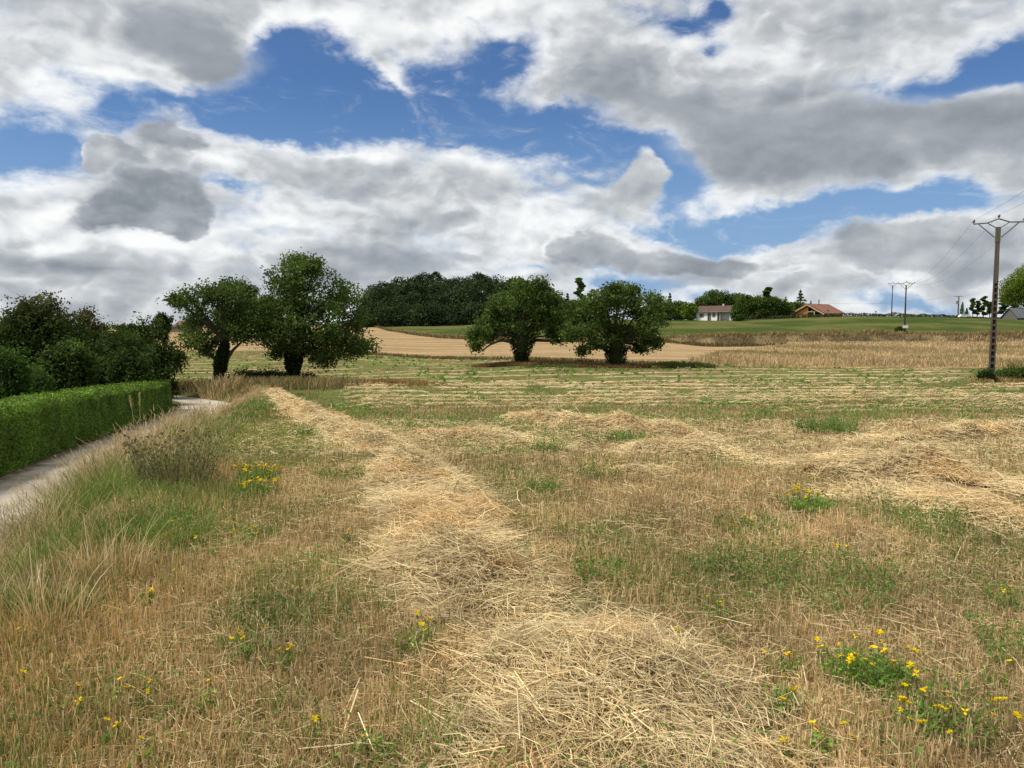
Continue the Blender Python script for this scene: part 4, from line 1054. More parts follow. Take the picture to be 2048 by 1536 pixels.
def build_far_trees():
    B = bgtree
    # small wood behind the two left walnuts
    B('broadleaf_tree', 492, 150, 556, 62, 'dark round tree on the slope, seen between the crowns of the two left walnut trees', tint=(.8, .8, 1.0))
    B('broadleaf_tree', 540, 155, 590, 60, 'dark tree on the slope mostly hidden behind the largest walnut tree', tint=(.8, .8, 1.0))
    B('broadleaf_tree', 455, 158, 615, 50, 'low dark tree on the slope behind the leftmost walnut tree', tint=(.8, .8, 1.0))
    # between the wood and the houses
    B('scraggy_tree', 1160, 240, 556, 36, 'tall thin ragged tree rising above the gap between the middle pair of walnut trees', 'pine', n=.8)
    B('conifer_tree', 1134, 236, 588, 32, 'pointed dark conifer at the right end of the hilltop wood', 'conifer')
    B('broadleaf_tree', 1150, 232, 600, 56, 'dark tree below the tall ragged tree, between the middle walnut trees')
    B('broadleaf_tree', 1190, 235, 598, 60, 'dark hilltop tree hidden mostly behind the dense low-skirted walnut')
    B('broadleaf_tree', 1312, 225, 590, 44, 'round dark hill tree just right of the dense low-skirted walnut')
    B('conifer_tree', 1338, 222, 588, 36, 'pointed dark conifer between the dense walnut and the white bungalow', 'conifer', n=1.3)
    B('broadleaf_tree', 1334, 212, 606, 50, 'bushy dark tree at the foot of the pointed conifer left of the bungalow')
    B('broadleaf_tree', 1358, 216, 601, 40, 'loose mid green tree left of the white bungalow', tint=(1.2, 1.25, 1.0))
    B('broadleaf_tree', 1378, 213, 606, 34, 'light green tree nearest the left wall of the white bungalow', tint=(1.6, 1.6, 1.1))
    # behind the bungalow
    B('broadleaf_tree', 1402, 228, 592, 44, 'dark tree behind the left end of the bungalow roof')
    B('broadleaf_tree', 1430, 232, 580, 62, 'tallest round tree, standing behind the bungalow roof', n=1.2)
    B('broadleaf_tree', 1466, 230, 586, 52, 'dark round tree behind the right end of the bungalow roof')
    B('broadleaf_tree', 1474, 200, 606, 30, 'dark bushy tree overlapping the right gable of the bungalow')
    B('broadleaf_tree', 1494, 222, 590, 50, 'dark tree between the bungalow and the spiky conifer, nearer the bungalow')
    B('broadleaf_tree', 1514, 214, 592, 52, 'broad dark green tree left of the spiky conifer')
    B('conifer_tree', 1533, 236, 575, 34, 'spiky conifer poking highest above the trees between the two houses', 'pine', n=1.3)
    B('broadleaf_tree', 1540, 216, 594, 56, 'rounded green tree at the foot of the spiky conifer')
    B('conifer_tree', 1569, 230, 595, 32, 'small pointed conifer midway between the spiky conifer and the timber house', 'conifer', n=1.3)
    B('broadleaf_tree', 1566, 216, 604, 48, 'low dark tree in front of the small pointed conifer')
    B('conifer_tree', 1598, 248, 583, 50, 'broad layered dark conifer behind the timber house', 'conifer', n=1.3)
    B('broadleaf_tree', 1586, 246, 604, 52, 'dark green tree touching the left side of the timber house')
    B('conifer_tree', 1619, 242, 603, 12, 'little conifer tip beside the ridge of the timber house roof', 'conifer')
    # far right
    B('conifer_shrub', 1921, 222, 606, 14, 'small pointed green conifer right beside the telephone pole', 'conifer', tint=(1.3, 1.3, 1), n=1.2)
    B('conifer_shrub', 1930, 221, 617, 14, 'lowest pointed green conifer of the pair by the telephone pole', 'conifer', tint=(1.3, 1.3, 1), n=1.2)
    B('pine_tree', 1942, 226, 597, 18, 'dark pine just right of the small conifers, leftmost of the pine row', 'pine', n=1.4)
    B('pine_tree', 1951, 227, 602, 16, 'lower dark pine second from the left in the pine row', 'pine', n=1.4)
    B('pine_tree', 1963, 226, 593, 18, 'pointed tall dark pine left of the near electricity pole', 'pine', n=1.4)
    B('pine_tree', 1976, 228, 604, 22, 'spreading dark pine just left of the near electricity pole', 'pine', n=1.4)
    B('pine_tree', 2003, 226, 590, 30, 'wide dark pine seen just right of the near electricity pole', 'pine', n=1.4)
    B('pine_tree', 2022, 228, 598, 28, 'dark pine in front of the slate roof at the right edge', 'pine', n=1.4)
    B('broadleaf_tree', 2050, 150, 530, 104, 'large yellow-green leafy tree cut by the right edge of the picture', n=1.0, tint=(2.0, 1.9, 1.0), clear=.5, mat=M_LEAF)

def build_left_shrubs():
    def shrub(px, d, top, wpx, depthk, label, name='dark_shrub', tint=(1, 1, 1), dens=1.0, bot=None, leaf=.13, trunk=False, zmin=.0, brown=0.0):
        p = at_depth(px, d); s = d / F; zt = pix3(px, top, d)[2] - p[2]; R = wpx * s / 2
        e = empty(name, p, label, 'shrub' if 'shrub' in name or 'bramble' in name else 'tree'); tint = np.asarray(tint) * .72; gt, gc = Geo(), Geo()
        for i in range(5):
            a = RNG.uniform(0, 6.28); q = R * .5
            tube(gt, [(0, 0, -.2), (math.cos(a) * q * .4, math.sin(a) * q * .4, zt * .35), (math.cos(a) * q, math.sin(a) * q, zt * .75)], [.09, .06, .02], (.06, .05, .04), 5, cap=False)
        Pn = []
        nl = 10 + int(R * 2.5)
        for i in range(nl):
            a = RNG.uniform(0, 6.28); q = RNG.random() ** .5 * .74; hz = zmin + (1 - zmin) * RNG.uniform(.12, .86)
            pr = math.sqrt(max(.25, 1 - ((hz - .42) / .62) ** 2))
            rr = np.array([R * .48, R * .48, min(zt * .24, R * .5)]) * RNG.uniform(.75, 1.15)
            c = np.array([math.cos(a) * q * R * pr, math.sin(a) * q * R * pr * depthk, min(zt * hz, zt - rr[2] * .9)])
            m = int(dens * 62 * (rr[0] * rr[2] * 4) ** .9 / (leaf / .13) ** 2) + 40
            P, V = crown_points(c, rr, m, .5, int(px) + i, .5); Pn.append(P)
            # shoots sticking out
            for w in range(2):
                v = np.array([RNG.normal(0, .7), RNG.normal(0, .5), .7]); v /= np.linalg.norm(v)
                b = c + v * rr * .9; L_ = RNG.uniform(.15, .45); tt = RNG.random(12)[:, None]
                Pn.append(b + v * L_ * tt + RNG.normal(0, .05, (12, 3)))
                tube(gc, [b, b + v * L_], [.012, .005], (.06, .05, .04), 3, cap=False)
        C = np.concatenate(Pn); C = C[C[:, 2] > .05]; k = 7
        P = (C[:, None] + RNG.normal(size=(len(C), k, 3)) * .13).reshape(-1, 3)
        tone = fbm(P[:, 0] * 1.1 + px, (P[:, 2] + P[:, 1]) * 1.1, 1, 3, int(px))
        c = GREENS[RNG.integers(0, 3, len(P))] * (.45 + 1.0 * tone)[:, None] * RNG.uniform(.7, 1.3, len(P))[:, None] * np.asarray(tint)
        if brown: c = mixc(c, (.085, .06, .03), sst(P[:, 2] / zt + .3 * (tone - .5), .72, .95) * brown)
        leafquads(gc, P, leaf * RNG.uniform(.7, 1.4, len(P)), c, nrm=np.array([0, 0, .6]), aspect=.55)
        gt.build('trunk', M_BARK, e); gc.build('crown', M_LEAF, e)
    shrub(28, 33, 592, 190, 1.0, 'big dark shrub behind the hedge at the left edge, tallest of the shrubs', brown=.3)
    shrub(112, 34, 600, 170, 1.0, 'dark shrub with ragged reddish shoots on top, second from the left edge behind the hedge', brown=.5)
    shrub(170, 37, 620, 100, 1.0, 'dark shrub with a brownish top right in the middle of the row behind the hedge', brown=.7)
    shrub(226, 35, 672, 150, .9, 'low spreading dark shrub near the far end of the hedge', dens=.9)
    shrub(278, 42, 610, 84, .9, 'narrow upright dark tree at the right end of the shrubs, apart on the skyline', name='small_tree', dens=1.0, leaf=.14)
    shrub(318, 40, 672, 84, .9, 'loose dark shrub overhanging the far end of the hedge', dens=.75, leaf=.14)
    shrub(140, 27, 700, 120, .7, 'low leafy mid green shrub right behind the hedge top in front of the taller shrubs', tint=(1.15, 1.15, 1))
    shrub(245, 32, 712, 110, .7, 'low rounded dark shrub directly behind the far half of the hedge')
    shrub(2, 20, 690, 90, .8, 'feathery dark green shrub at the left edge just behind the hedge', tint=(1.1, 1.3, 1), leaf=.09, dens=1.3)
    shrub(55, 22, 745, 60, .7, 'small grey-green leafy bush in the dark gap behind the hedge, near the left edge', tint=(1.5, 1.6, 1.6), leaf=.09)
    shrub(330, 70, 628, 22, .9, 'tiny loose tree on the skyline between the upright dark tree and the leftmost walnut', name='small_tree', dens=.3, leaf=.2, zmin=.5)
    # brambles
    shrub(530, 51.5, 747, 112, .5, 'long low bramble thicket between the feet of the two left walnut trees', name='bramble_bush', leaf=.12, dens=1.6)
    shrub(472, 51, 757, 40, .6, 'small bramble bush beside the foot of the leftmost walnut tree', name='bramble_bush', leaf=.12, dens=1.6)
    shrub(2036, 49.5, 742, 100, .35, 'bramble bush growing around the foot of the near electricity pole', name='bramble_bush', leaf=.11, dens=1.4, tint=(1.3, 1.2, 1))
    shrub(1975, 49.2, 751, 20, .6, 'little bramble clump just left of the near electricity pole', name='bramble_bush', leaf=.11, dens=1.4, tint=(1.3, 1.2, 1))
    shrub(615, 53, 758, 22, .6, 'tiny bramble clump right of the largest walnut trunk', name='bramble_bush', leaf=.12, dens=1.2)
    shrub(1799, 147.5, 657, 16, .6, 'small dark bush at the foot of the pole with the white plate', name='dark_shrub', leaf=.2, dens=1.2)

def build_hedge():
    """clipped hedge along the lane: two cut faces and a flat top made of leaves over twigs"""
    ys = np.concatenate([np.arange(-4, 31.2, .25)])
    X0 = path_x(ys) - 1.38; X1 = X0 - 1.35            # lane face, back face
    HH = 1.28
    e = empty('clipped_hedge', (float(X0[60]), float(ys[60]), float(height(X0[60], ys[60]))), 'long bright green clipped hedge bordering the gravel lane', 'hedge')
    o = np.array(e.location)
    gl, gt = Geo(), Geo()
    # inner twig core
    core = []
    tw = 4200; y = RNG.uniform(-4, 31, tw); t = RNG.uniform(.12, .88, tw); x = path_x(y) - 1.38 - 1.35 * t; z = height(x, y)
    L_ = RNG.uniform(.3, 1.1, tw)
    blades(gt, np.stack([x, y, z], 1) - o, L_, np.full(tw, .02), RNG.normal(0, .25, (tw, 2)), np.tile((.055, .045, .03), (tw, 1)), 2)
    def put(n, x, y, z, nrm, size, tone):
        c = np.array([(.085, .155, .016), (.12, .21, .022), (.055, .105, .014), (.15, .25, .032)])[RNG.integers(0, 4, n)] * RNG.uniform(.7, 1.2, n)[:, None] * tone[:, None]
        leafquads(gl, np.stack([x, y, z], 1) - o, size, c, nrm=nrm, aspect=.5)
    def dens_y(n): return 5.5 + 27.2 * RNG.random(n) ** 1.45
    # lane face
    n = 105000; y = dens_y(n); v = RNG.random(n)
    dep = np.abs(RNG.normal(0, .10, n)) + .05 * fbm(y * 1.3, v * 2, .6, 2, 501); x = path_x(y) - 1.38 - dep + .05
    bulge = .22 * (fbm(y, v * 1.3, 1.4, 2, 502) - .5); x = x + bulge - .16 * sst(v, .80, 1.05) ** 2
    zg = height(path_x(y) - 1.38, y); z = zg + .06 + v * (HH - .06) + .05 * (fbm(y, y * 0, .5, 2, 503) - .5)
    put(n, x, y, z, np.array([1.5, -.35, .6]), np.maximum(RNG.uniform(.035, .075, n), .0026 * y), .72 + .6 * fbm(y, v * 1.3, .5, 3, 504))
    # top: leaves toned brighter than the face, sunlight put into the colour
    n = 60000; y = dens_y(n); t = RNG.random(n); x = path_x(y) - 1.38 - 1.35 * t
    zg = height(path_x(y) - 1.38, y); z = zg + HH + .20 * (fbm(x * 1.2, y * 1.2, 1, 3, 505) - .5) - .15 * (2 * np.abs(t - .5)) ** 4 - np.abs(RNG.normal(0, .035, n)) + .03
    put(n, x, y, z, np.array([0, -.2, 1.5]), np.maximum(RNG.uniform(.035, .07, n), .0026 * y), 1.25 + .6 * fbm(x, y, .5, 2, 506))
    sh = RNG.random(n) < .09; put(sh.sum(), x[sh], y[sh], z[sh] + RNG.uniform(.02, .09, sh.sum()), np.array([0, -.8, .3]), np.maximum(.06, .0026 * y[sh]), np.ones(sh.sum()) * 1.1)
    # back face
    n = 16000; y = RNG.uniform(2, 31, n); v = RNG.random(n); x = path_x(y) - 1.38 - 1.35 + np.abs(RNG.normal(0, .06, n)); z = height(path_x(y) - 1.38, y) + v * HH
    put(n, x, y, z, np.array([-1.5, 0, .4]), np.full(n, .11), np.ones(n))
    # rounded far end
    n = 15000; a = RNG.uniform(0, math.pi, n); v = RNG.random(n); rr = .675 * (1 - .1 * np.abs(RNG.normal(0, 1, n)).clip(0, 2))
    y0 = 32.6; cx = float(path_x(y0)) - 1.38 - .675
    top = RNG.random(n) < .35; q = np.where(top, np.sqrt(RNG.random(n)), 1)
    x = cx + np.cos(a) * rr * q; y = y0 + np.sin(a) * rr * q * .8
    z = height(cx, y0) + np.where(top, HH + .02, v * HH)
    put(n, x, y, z, np.stack([np.cos(a) * (~top) * 1.5, np.sin(a) * (~top) * 1.5, .4 + top * 1.2], 1), np.full(n, .09), np.ones(n) * .95)
    gt.build('twigs', M_BARK, e); gl.build('foliage', M_HEDGE, e)

# ---------------------------------------------------------------- the tall dry grass beyond the swaths, banks and ridges
def build_far_grass():
    g = Geo()
    pal = np.array([(.66, .52, .33), (.56, .42, .25), (.48, .34, .20), (.72, .58, .39), (.42, .35, .19)])
    n = 90000; y = 71 + 70 * RNG.random(n) ** 1.25; px = RNG.uniform(1360, 2200, n); x = ray(px, 700)[0] * y
    r = regions(x, y); keep = r['dry']; x, y, px = x[keep], y[keep], px[keep]; n = len(x)
    cl = fbm(x, y, 4, 3, 601)
    c = pal[RNG.integers(0, 5, n)] * RNG.uniform(.7, 1.15, n)[:, None] * (.70 + .6 * fbm(x, y * .6, 7, 3, 603))[:, None]
    c = mixc(c, (.24, .22, .09), sst(fbm(x, y, 9, 2, 602), .55, .7) * .6)
    h = RNG.uniform(.35, .85, n) * (.55 + .9 * cl) * sst(y - swath_end(px), -.5, 2.5)
    blades(g, np.stack([x, y, height(x, y) - .03], 1), np.maximum(h, .1), np.maximum(.0011 * y, .05), RNG.normal(0, .22, (n, 2)), c, 2)
    o = g.build('tall_dry_grass', M_GRASS); tag(o, 'band of tall dry uncut grass across the right of the field', 'grass', kind='stuff')
    # rough brown grass round the tree feet, field edges, the near pole
    g = Geo()
    def patch(cx, cy, rx, ry, n, h, pal_, dens=1):
        a = RNG.uniform(0, 6.28, n); q = np.sqrt(RNG.random(n)); x = cx + np.cos(a) * q * rx; y = cy + np.sin(a) * q * ry
        k = fbm(x, y, .9, 2, 611) > .28; x, y = x[k], y[k]; m = len(x)
        blades(g, np.stack([x, y, height(x, y) - .02], 1), h * RNG.uniform(.5, 1.2, m) * (1.1 - .6 * q[k]), np.maximum(.001 * y, .02), RNG.normal(0, .25, (m, 2)), pal_[RNG.integers(0, len(pal_), m)] * RNG.uniform(.7, 1.15, m)[:, None], 2)
    brown = np.array([(.26, .15, .08), (.32, .20, .10), (.20, .12, .07), (.38, .27, .14)])
    grn = np.array([(.12, .17, .05), (.16, .20, .07)])
    C, D = TREES['C'], TREES['D']
    patch(C[0] + .3, C[1], 5.2, 2.0, 9000, .42, brown); patch(C[0] + 4.0, C[1] - 1.2, 3.6, 1.2, 2500, .35, brown)  # brown grass ellipses under these trees also stand in for their shadow
    patch(D[0] + .3, D[1] - .3, 4.6, 1.8, 8000, .42, brown); patch(D[0] + 6, D[1] + .6, 3.2, 1.6, 3500, .6, grn); patch(C[0] + 5, C[1] - 4, 5, 1.4, 3500, .3, grn)
    patch(POLE1[0] + 2.0, POLE1[1] - 1.0, 4.5, 1.0, 3500, .4, np.array([(.46, .34, .18), (.36, .25, .13)]))
    xs = RNG.uniform(-26, -2.5, 12000); yy = 47.4 + .08 * xs + RNG.normal(0, .55, 12000)
    kk = (xs > -23) | True
    blades(g, np.stack([xs, yy, height(xs, yy) - .02], 1), RNG.uniform(.15, .5, 12000) * sst(-xs, 2, 7), np.full(12000, .05), RNG.normal(0, .25, (12000, 2)), np.array([(.40, .27, .13), (.30, .19, .09), (.48, .36, .19)])[RNG.integers(0, 3, 12000)] * RNG.uniform(.7, 1.1, 12000)[:, None], 2)
    # bank behind the lane bend
    n = 9000; yy = RNG.uniform(36.5, 44, n); xs = RNG.uniform(-27, -8.5, n); k = (np.abs(xs - path_x(yy)) > 1.6) & (xs > path_x(yy)); xs, yy = xs[k], yy[k]; n = len(xs)
    blades(g, np.stack([xs, yy, height(xs, yy) - .02], 1), RNG.uniform(.2, .7, n), np.full(n, .04), RNG.normal(0, .3, (n, 2)), np.array([(.30, .23, .12), (.22, .17, .09), (.42, .33, .19), (.13, .14, .06)])[RNG.integers(0, 4, n)] * RNG.uniform(.7, 1.1, n)[:, None], 2)
    # field boundary between the swaths and the stubble slope
    px = RNG.uniform(700, 1360, 5000); yy = swath_end(px) + RNG.normal(0, .5, 5000); xs = ray(px, 700)[0] * yy
    blades(g, np.stack([xs, yy, height(xs, yy) - .02], 1), RNG.uniform(.1, .45, 5000), np.full(5000, .10), RNG.normal(0, .2, (5000, 2)), np.array([(.24, .17, .09), (.14, .16, .06), (.30, .22, .11)])[RNG.integers(0, 3, 5000)] * RNG.uniform(.7, 1.1, 5000)[:, None], 2)
    # the terrace bank: overhanging dry grass and dark growth
    n = 16000; px = RNG.uniform(1310, 2180, n); xs0 = ray(px, 660)[0]; yy = bank_d(xs0) + RNG.choice([-1.6, 3.0], n, p=[.35, .65]) + RNG.normal(0, .8, n); xs = xs0 * yy
    hh = RNG.uniform(.2, .8, n) * (.4 + 1.1 * fbm(xs, yy, 3, 2, 621))
    top_ = yy > bank_d(xs0) + 1
    cc = np.where(top_[:, None], np.array([(.44, .33, .18), (.32, .22, .12), (.26, .25, .10)])[RNG.integers(0, 3, n)], np.array([(.18, .13, .07), (.09, .10, .04), (.28, .2, .1)])[RNG.integers(0, 3, n)]) * RNG.uniform(.7, 1.1, n)[:, None]
    blades(g, np.stack([xs, yy, height(xs, yy) - .03], 1), hh, np.full(n, .16), RNG.normal(0, .25, (n, 2)), cc, 2)
    # rough strip before the green of the wood, and dark scrub on the ridge
    px = RNG.uniform(750, 1330, 9000); pe = np.interp(px, PE_X, PE_D); yy = pe + RNG.exponential(2.5, 9000); xs = ray(px, 660)[0] * yy
    blades(g, np.stack([xs, yy, height(xs, yy) - .03], 1), RNG.uniform(.15, .6, 9000), np.full(9000, .17), RNG.normal(0, .2, (9000, 2)), np.array([(.26, .19, .10), (.14, .12, .06), (.34, .25, .14)])[RNG.integers(0, 3, 9000)] * RNG.uniform(.7, 1.1, 9000)[:, None], 2)
    o = g.build('rough_grass', M_GRASS); tag(o, 'rough brown grass along field edges, banks and tree feet', 'grass', kind='stuff')
    g = Geo(); n = 9000; px = RNG.uniform(1480, 2180, n); xs0 = ray(px, 640)[0]; yy = np.where(px < 1600, 212, 221) + RNG.normal(0, .7, n)
    d1 = 1.0 * (.25 + 1.2 * fbm(px, px * 0, 26, 3, 631)) * (1 - .65 * sst(px, 1880, 1960)); xs = xs0 * yy; z = height(xs, yy) + RNG.random(n) * d1
    leafquads(g, np.stack([xs, yy, z], 1), RNG.uniform(.25, .5, n), np.array([(.055, .075, .03), (.10, .085, .05), (.04, .055, .022)])[RNG.integers(0, 3, n)] * RNG.uniform(.6, 1.4, n)[:, None], nrm=np.array([0, 0, .5]), aspect=.6)
    o = g.build('ridge_scrub', M_FAR); tag(o, 'low dark scrub lining the top of the green field', 'scrub', kind='stuff')

# ---------------------------------------------------------------- poles and wires
LINE = np.array([.41, .912]); ARM = np.array([.912, -.41])
def pole(px, d, top_row, arm_row, label, scale=1.0):
    p = at_depth(px, d); e = empty('electricity_pole', p, label, 'pole', 'concrete electricity poles of one line')
    H = pix3(px, top_row, d)[2] - p[2]
    col = (.082, .064, .052)
    g = Geo()
    # precast concrete shaft: two flanges joined by a recessed web with cross ribs, tapering
    def R3(a, l, z): return np.array([a * ARM[0] + l * LINE[0], a * ARM[1] + l * LINE[1], z])
    def prism(a0, a1, l0, l1, z0, z1, k0, k1, c):
        V = [R3(a * k, l * k, z) for z, k in ((z0, k0), (z1, k1)) for l in (l0, l1) for a in (a0, a1)]
        g.add(V, [[0, 2, 3, 1], [4, 5, 7, 6], [0, 1, 5, 4], [2, 6, 7, 3], [0, 4, 6, 2], [1, 3, 7, 5]], c)
    kz = lambda z: 1.0 - .42 * z / H
    w, dp = .175, .22
    prism(-w, -w + .075, -dp, dp, -.4, H, kz(-.4), kz(H), col); prism(w - .075, w, -dp, dp, -.4, H, kz(-.4), kz(H), col)
    prism(-w + .077, w - .077, -.05, .05, -.4, H - .01, kz(-.4), kz(H), (.068, .054, .045))
    nr = 15
    for i in range(nr):
        z = .3 + (H * .62) * i / nr
        prism(-w + .077, w - .077, -dp + .02, dp - .02, z, z + .13, kz(z), kz(z + .13), col)
    prism(-w + .077, w - .077, -dp + .01, dp - .01, H * .64, H - .005, kz(H * .64), kz(H), (.10, .086, .076))
    g.build('shaft', M_CONC, e)
    g = Geo(); prism(-w - .05, w + .05, -dp - .05, dp + .05, H - .95, H + .02, kz(H), kz(H), (.10, .085, .06)); g.build('head_clamp', M_CONC, e)
    zA = pix3(px, arm_row, d)[2] - p[2]          # level of the arm tips
    half = 1.38; st = (.07, .06, .075)
    g = Geo(); th = .042 * scale
    P = [R3(-half, 0, zA), R3(-.62, 0, zA + .03), R3(0, 0, zA + .27), R3(.62, 0, zA + .03), R3(half, 0, zA)]
    for a, b in zip(P[:-1], P[1:]): tube(g, [a, b], th, st, 6)
    g.build('cross_arm', M_METAL, e)
    for sgn in (-1, 1):
        for a0, z0, a1, z1 in ((.62, zA + .03, .12, H - .02), (1.12, zA, .18, H - .62)):
            g = Geo(); tube(g, [R3(sgn * a0, 0, z0), R3(sgn * a1, 0, z1)], th * .75, st, 6); g.build('strut', M_METAL, e)
    for a, z in ((-half, zA), (0, zA + .27), (half, zA)):
        g = Geo(); c0 = R3(a, 0, z)
        tube(g, [c0, c0 + np.array([0, 0, .08])], .02, st, 6)
        zz = np.array([.08, .11, .14, .17, .2, .23, .26]) ; rr = [.035, .085, .045, .075, .04, .06, .02]
        tube(g, [c0 + np.array([.01 * i, 0, q]) for i, q in enumerate(zz)], rr, (.12, .13, .12), 8)
        for sg in (-1, 1): tube(g, [c0 + np.array([0, 0, .17]), c0 + R3(0, sg * .22, .20 + .05 * sg)], .022, (.13, .13, .13), 5)
        g.build('insulator', M_METAL, e)
    return e, p, H, [p + R3(a, 0, z + .24) for a, z in ((-half, zA), (0, zA + .27), (half, zA))]
def build_lines():
    e1, p1, H1, t1 = pole(1985, 50, 455, 446, 'near concrete electricity pole with laddered recesses at the right, tallest in the picture')
    e2, p2, H2, t2 = pole(1807.5, 146, 571, 567, 'middle-distance electricity pole with a white plate near its foot', scale=1.25)
    e3, p3, H3, t3 = pole(1780.5, 243, 571, 567, 'farthest thin electricity pole, on the ridge left of the one with a white plate', scale=1.5)
    g = Geo(); box(g, (0, -.32, 1.35), (1.0, .05, .55), (.72, .72, .68)); o = g.build('sign_plate', M_PLASTER, e2)
    labs = ['left wire of the electricity line, ending on the left arm of the near pole', 'middle wire of the electricity line, running over the top of the near pole', 'right wire of the electricity line, ending on the right arm of the near pole']
    for i in range(3):
        p0 = 2 * t1[i] - t2[i]; p0[2] = t1[i][2] + .3
        g = Geo(); pts = []
        for a, b, sag, n in ((p0, t1[i], 1.5, 26), (t1[i], t2[i], 1.9, 30), (t2[i], t3[i], 1.6, 20)):
            t = np.linspace(0, 1, n); q = a + (b - a) * t[:, None]; q[:, 2] -= sag * 4 * t * (1 - t); pts.append(q if not pts else q[1:])
        P = np.concatenate(pts); rad = np.interp(P[:, 1], [0, 50, 150, 250], [.005, .007, .012, .016])
        tube(g, P, rad, (.16, .17, .18), 5, cap=False)
        o = g.build('power_line', M_METAL); tag(o, labs[i], 'power line')
    # telephone pole with a small transformer, wire to the left
    p = at_depth(1913, 224); H = pix3(1913, 592, 224)[2] - p[2]
    e = empty('telephone_pole', p, 'small T-shaped pole with a box on it beside the conifers on the ridge', 'pole')
    g = Geo(); tube(g, [(0, 0, -.3), (0, 0, H)], [.20, .15], (.09, .075, .06), 8); g.build('shaft', M_WOOD, e)
    g = Geo(); box(g, (0, 0, H - .08), (2.4, .14, .14), (.08, .07, .06)); g.build('cross_arm', M_WOOD, e)
    g = Geo(); box(g, (-.42, -.1, H - 1.95), (.6, .5, .75), (.32, .29, .27)); box(g, (-.42, -.1, H - 1.53), (.68, .58, .07), (.25, .23, .22)); g.build('transformer_box', M_METAL, e)
    g = Geo(); tube(g, [(.35, 0, 0), (.9, 0, H * .62)], .11, (.09, .075, .06), 6); g.build('stay_post', M_WOOD, e)
    q0 = p + np.array([-1, 0, H]); q1 = pix3(1656, 606, 236); t = np.linspace(0, 1, 30); P = q0 + (q1 - q0) * t[:, None]; P[:, 2] -= 1.0 * 4 * t * (1 - t) - 0
    g = Geo(); tube(g, P, .022, (.2, .21, .23), 5, cap=False); o = g.build('telephone_line', M_METAL); tag(o, 'thin wire sagging from the T-shaped pole towards the timber house', 'wire')
    p = at_depth(1749, 214); e = empty('marker_post', p, 'short dark marker post on the ridge of the green field', 'post')
    g = Geo(); tube(g, [(0, 0, -.2), (0, 0, 1.15)], .07, (.06, .055, .05), 6); g.build('post', M_WOOD, e)
    g = Geo(); box(g, (0, 0, 1.3), (.34, .2, .32), (.05, .05, .05)); box(g, (0, 0, 1.48), (.40, .26, .05), (.07, .07, .06)); g.build('cap', M_METAL, e)

# ---------------------------------------------------------------- houses
def rot(v, a):
    c, s = math.cos(a), math.sin(a); v = np.asarray(v, float).reshape(-1, 3)
    return np.stack([v[:, 0] * c - v[:, 1] * s, v[:, 0] * s + v[:, 1] * c, v[:, 2]], 1)
class HG(Geo):
    def __init__(s, a): super().__init__(); s.a = a
    def b(s, x0, x1, y0, y1, z0, z1, col):
        v = [(x, y, z) for z in (z0, z1) for y in (y0, y1) for x in (x0, x1)]
        s.add(rot(v, s.a), [[0, 2, 3, 1], [4, 5, 7, 6], [0, 1, 5, 4], [2, 6, 7, 3], [0, 4, 6, 2], [1, 3, 7, 5]], col)
    def slab(s, quad, th, col):
        q = np.asarray(quad, float); n = np.cross(q[1] - q[0], q[3] - q[0]); n /= np.linalg.norm(n)
        v = np.concatenate([q, q + n * th]); s.add(rot(v, s.a), [[3, 2, 1, 0], [4, 5, 6, 7], [0, 1, 5, 4], [1, 2, 6, 5], [2, 3, 7, 6], [3, 0, 4, 7]], col)
    def tiles(s, quad, th, n, col, r=.05):
        """roof plane with rounded tile ridges running down the slope; quad = eave0, eave1, ridge1, ridge0"""
        s.slab(quad, th, col); q = np.asarray(quad, float); nn = np.cross(q[1] - q[0], q[3] - q[0]); nn /= np.linalg.norm(nn)
        for i in range(n + 1):
            t = i / n; a = q[0] + (q[1] - q[0]) * t + nn * (th + .0); b = q[3] + (q[2] - q[3]) * t + nn * (th + .0)
            tube(s, rot([a, b], s.a), r, np.array(col) * RNG.uniform(.75, 1.2), 5, cap=False)
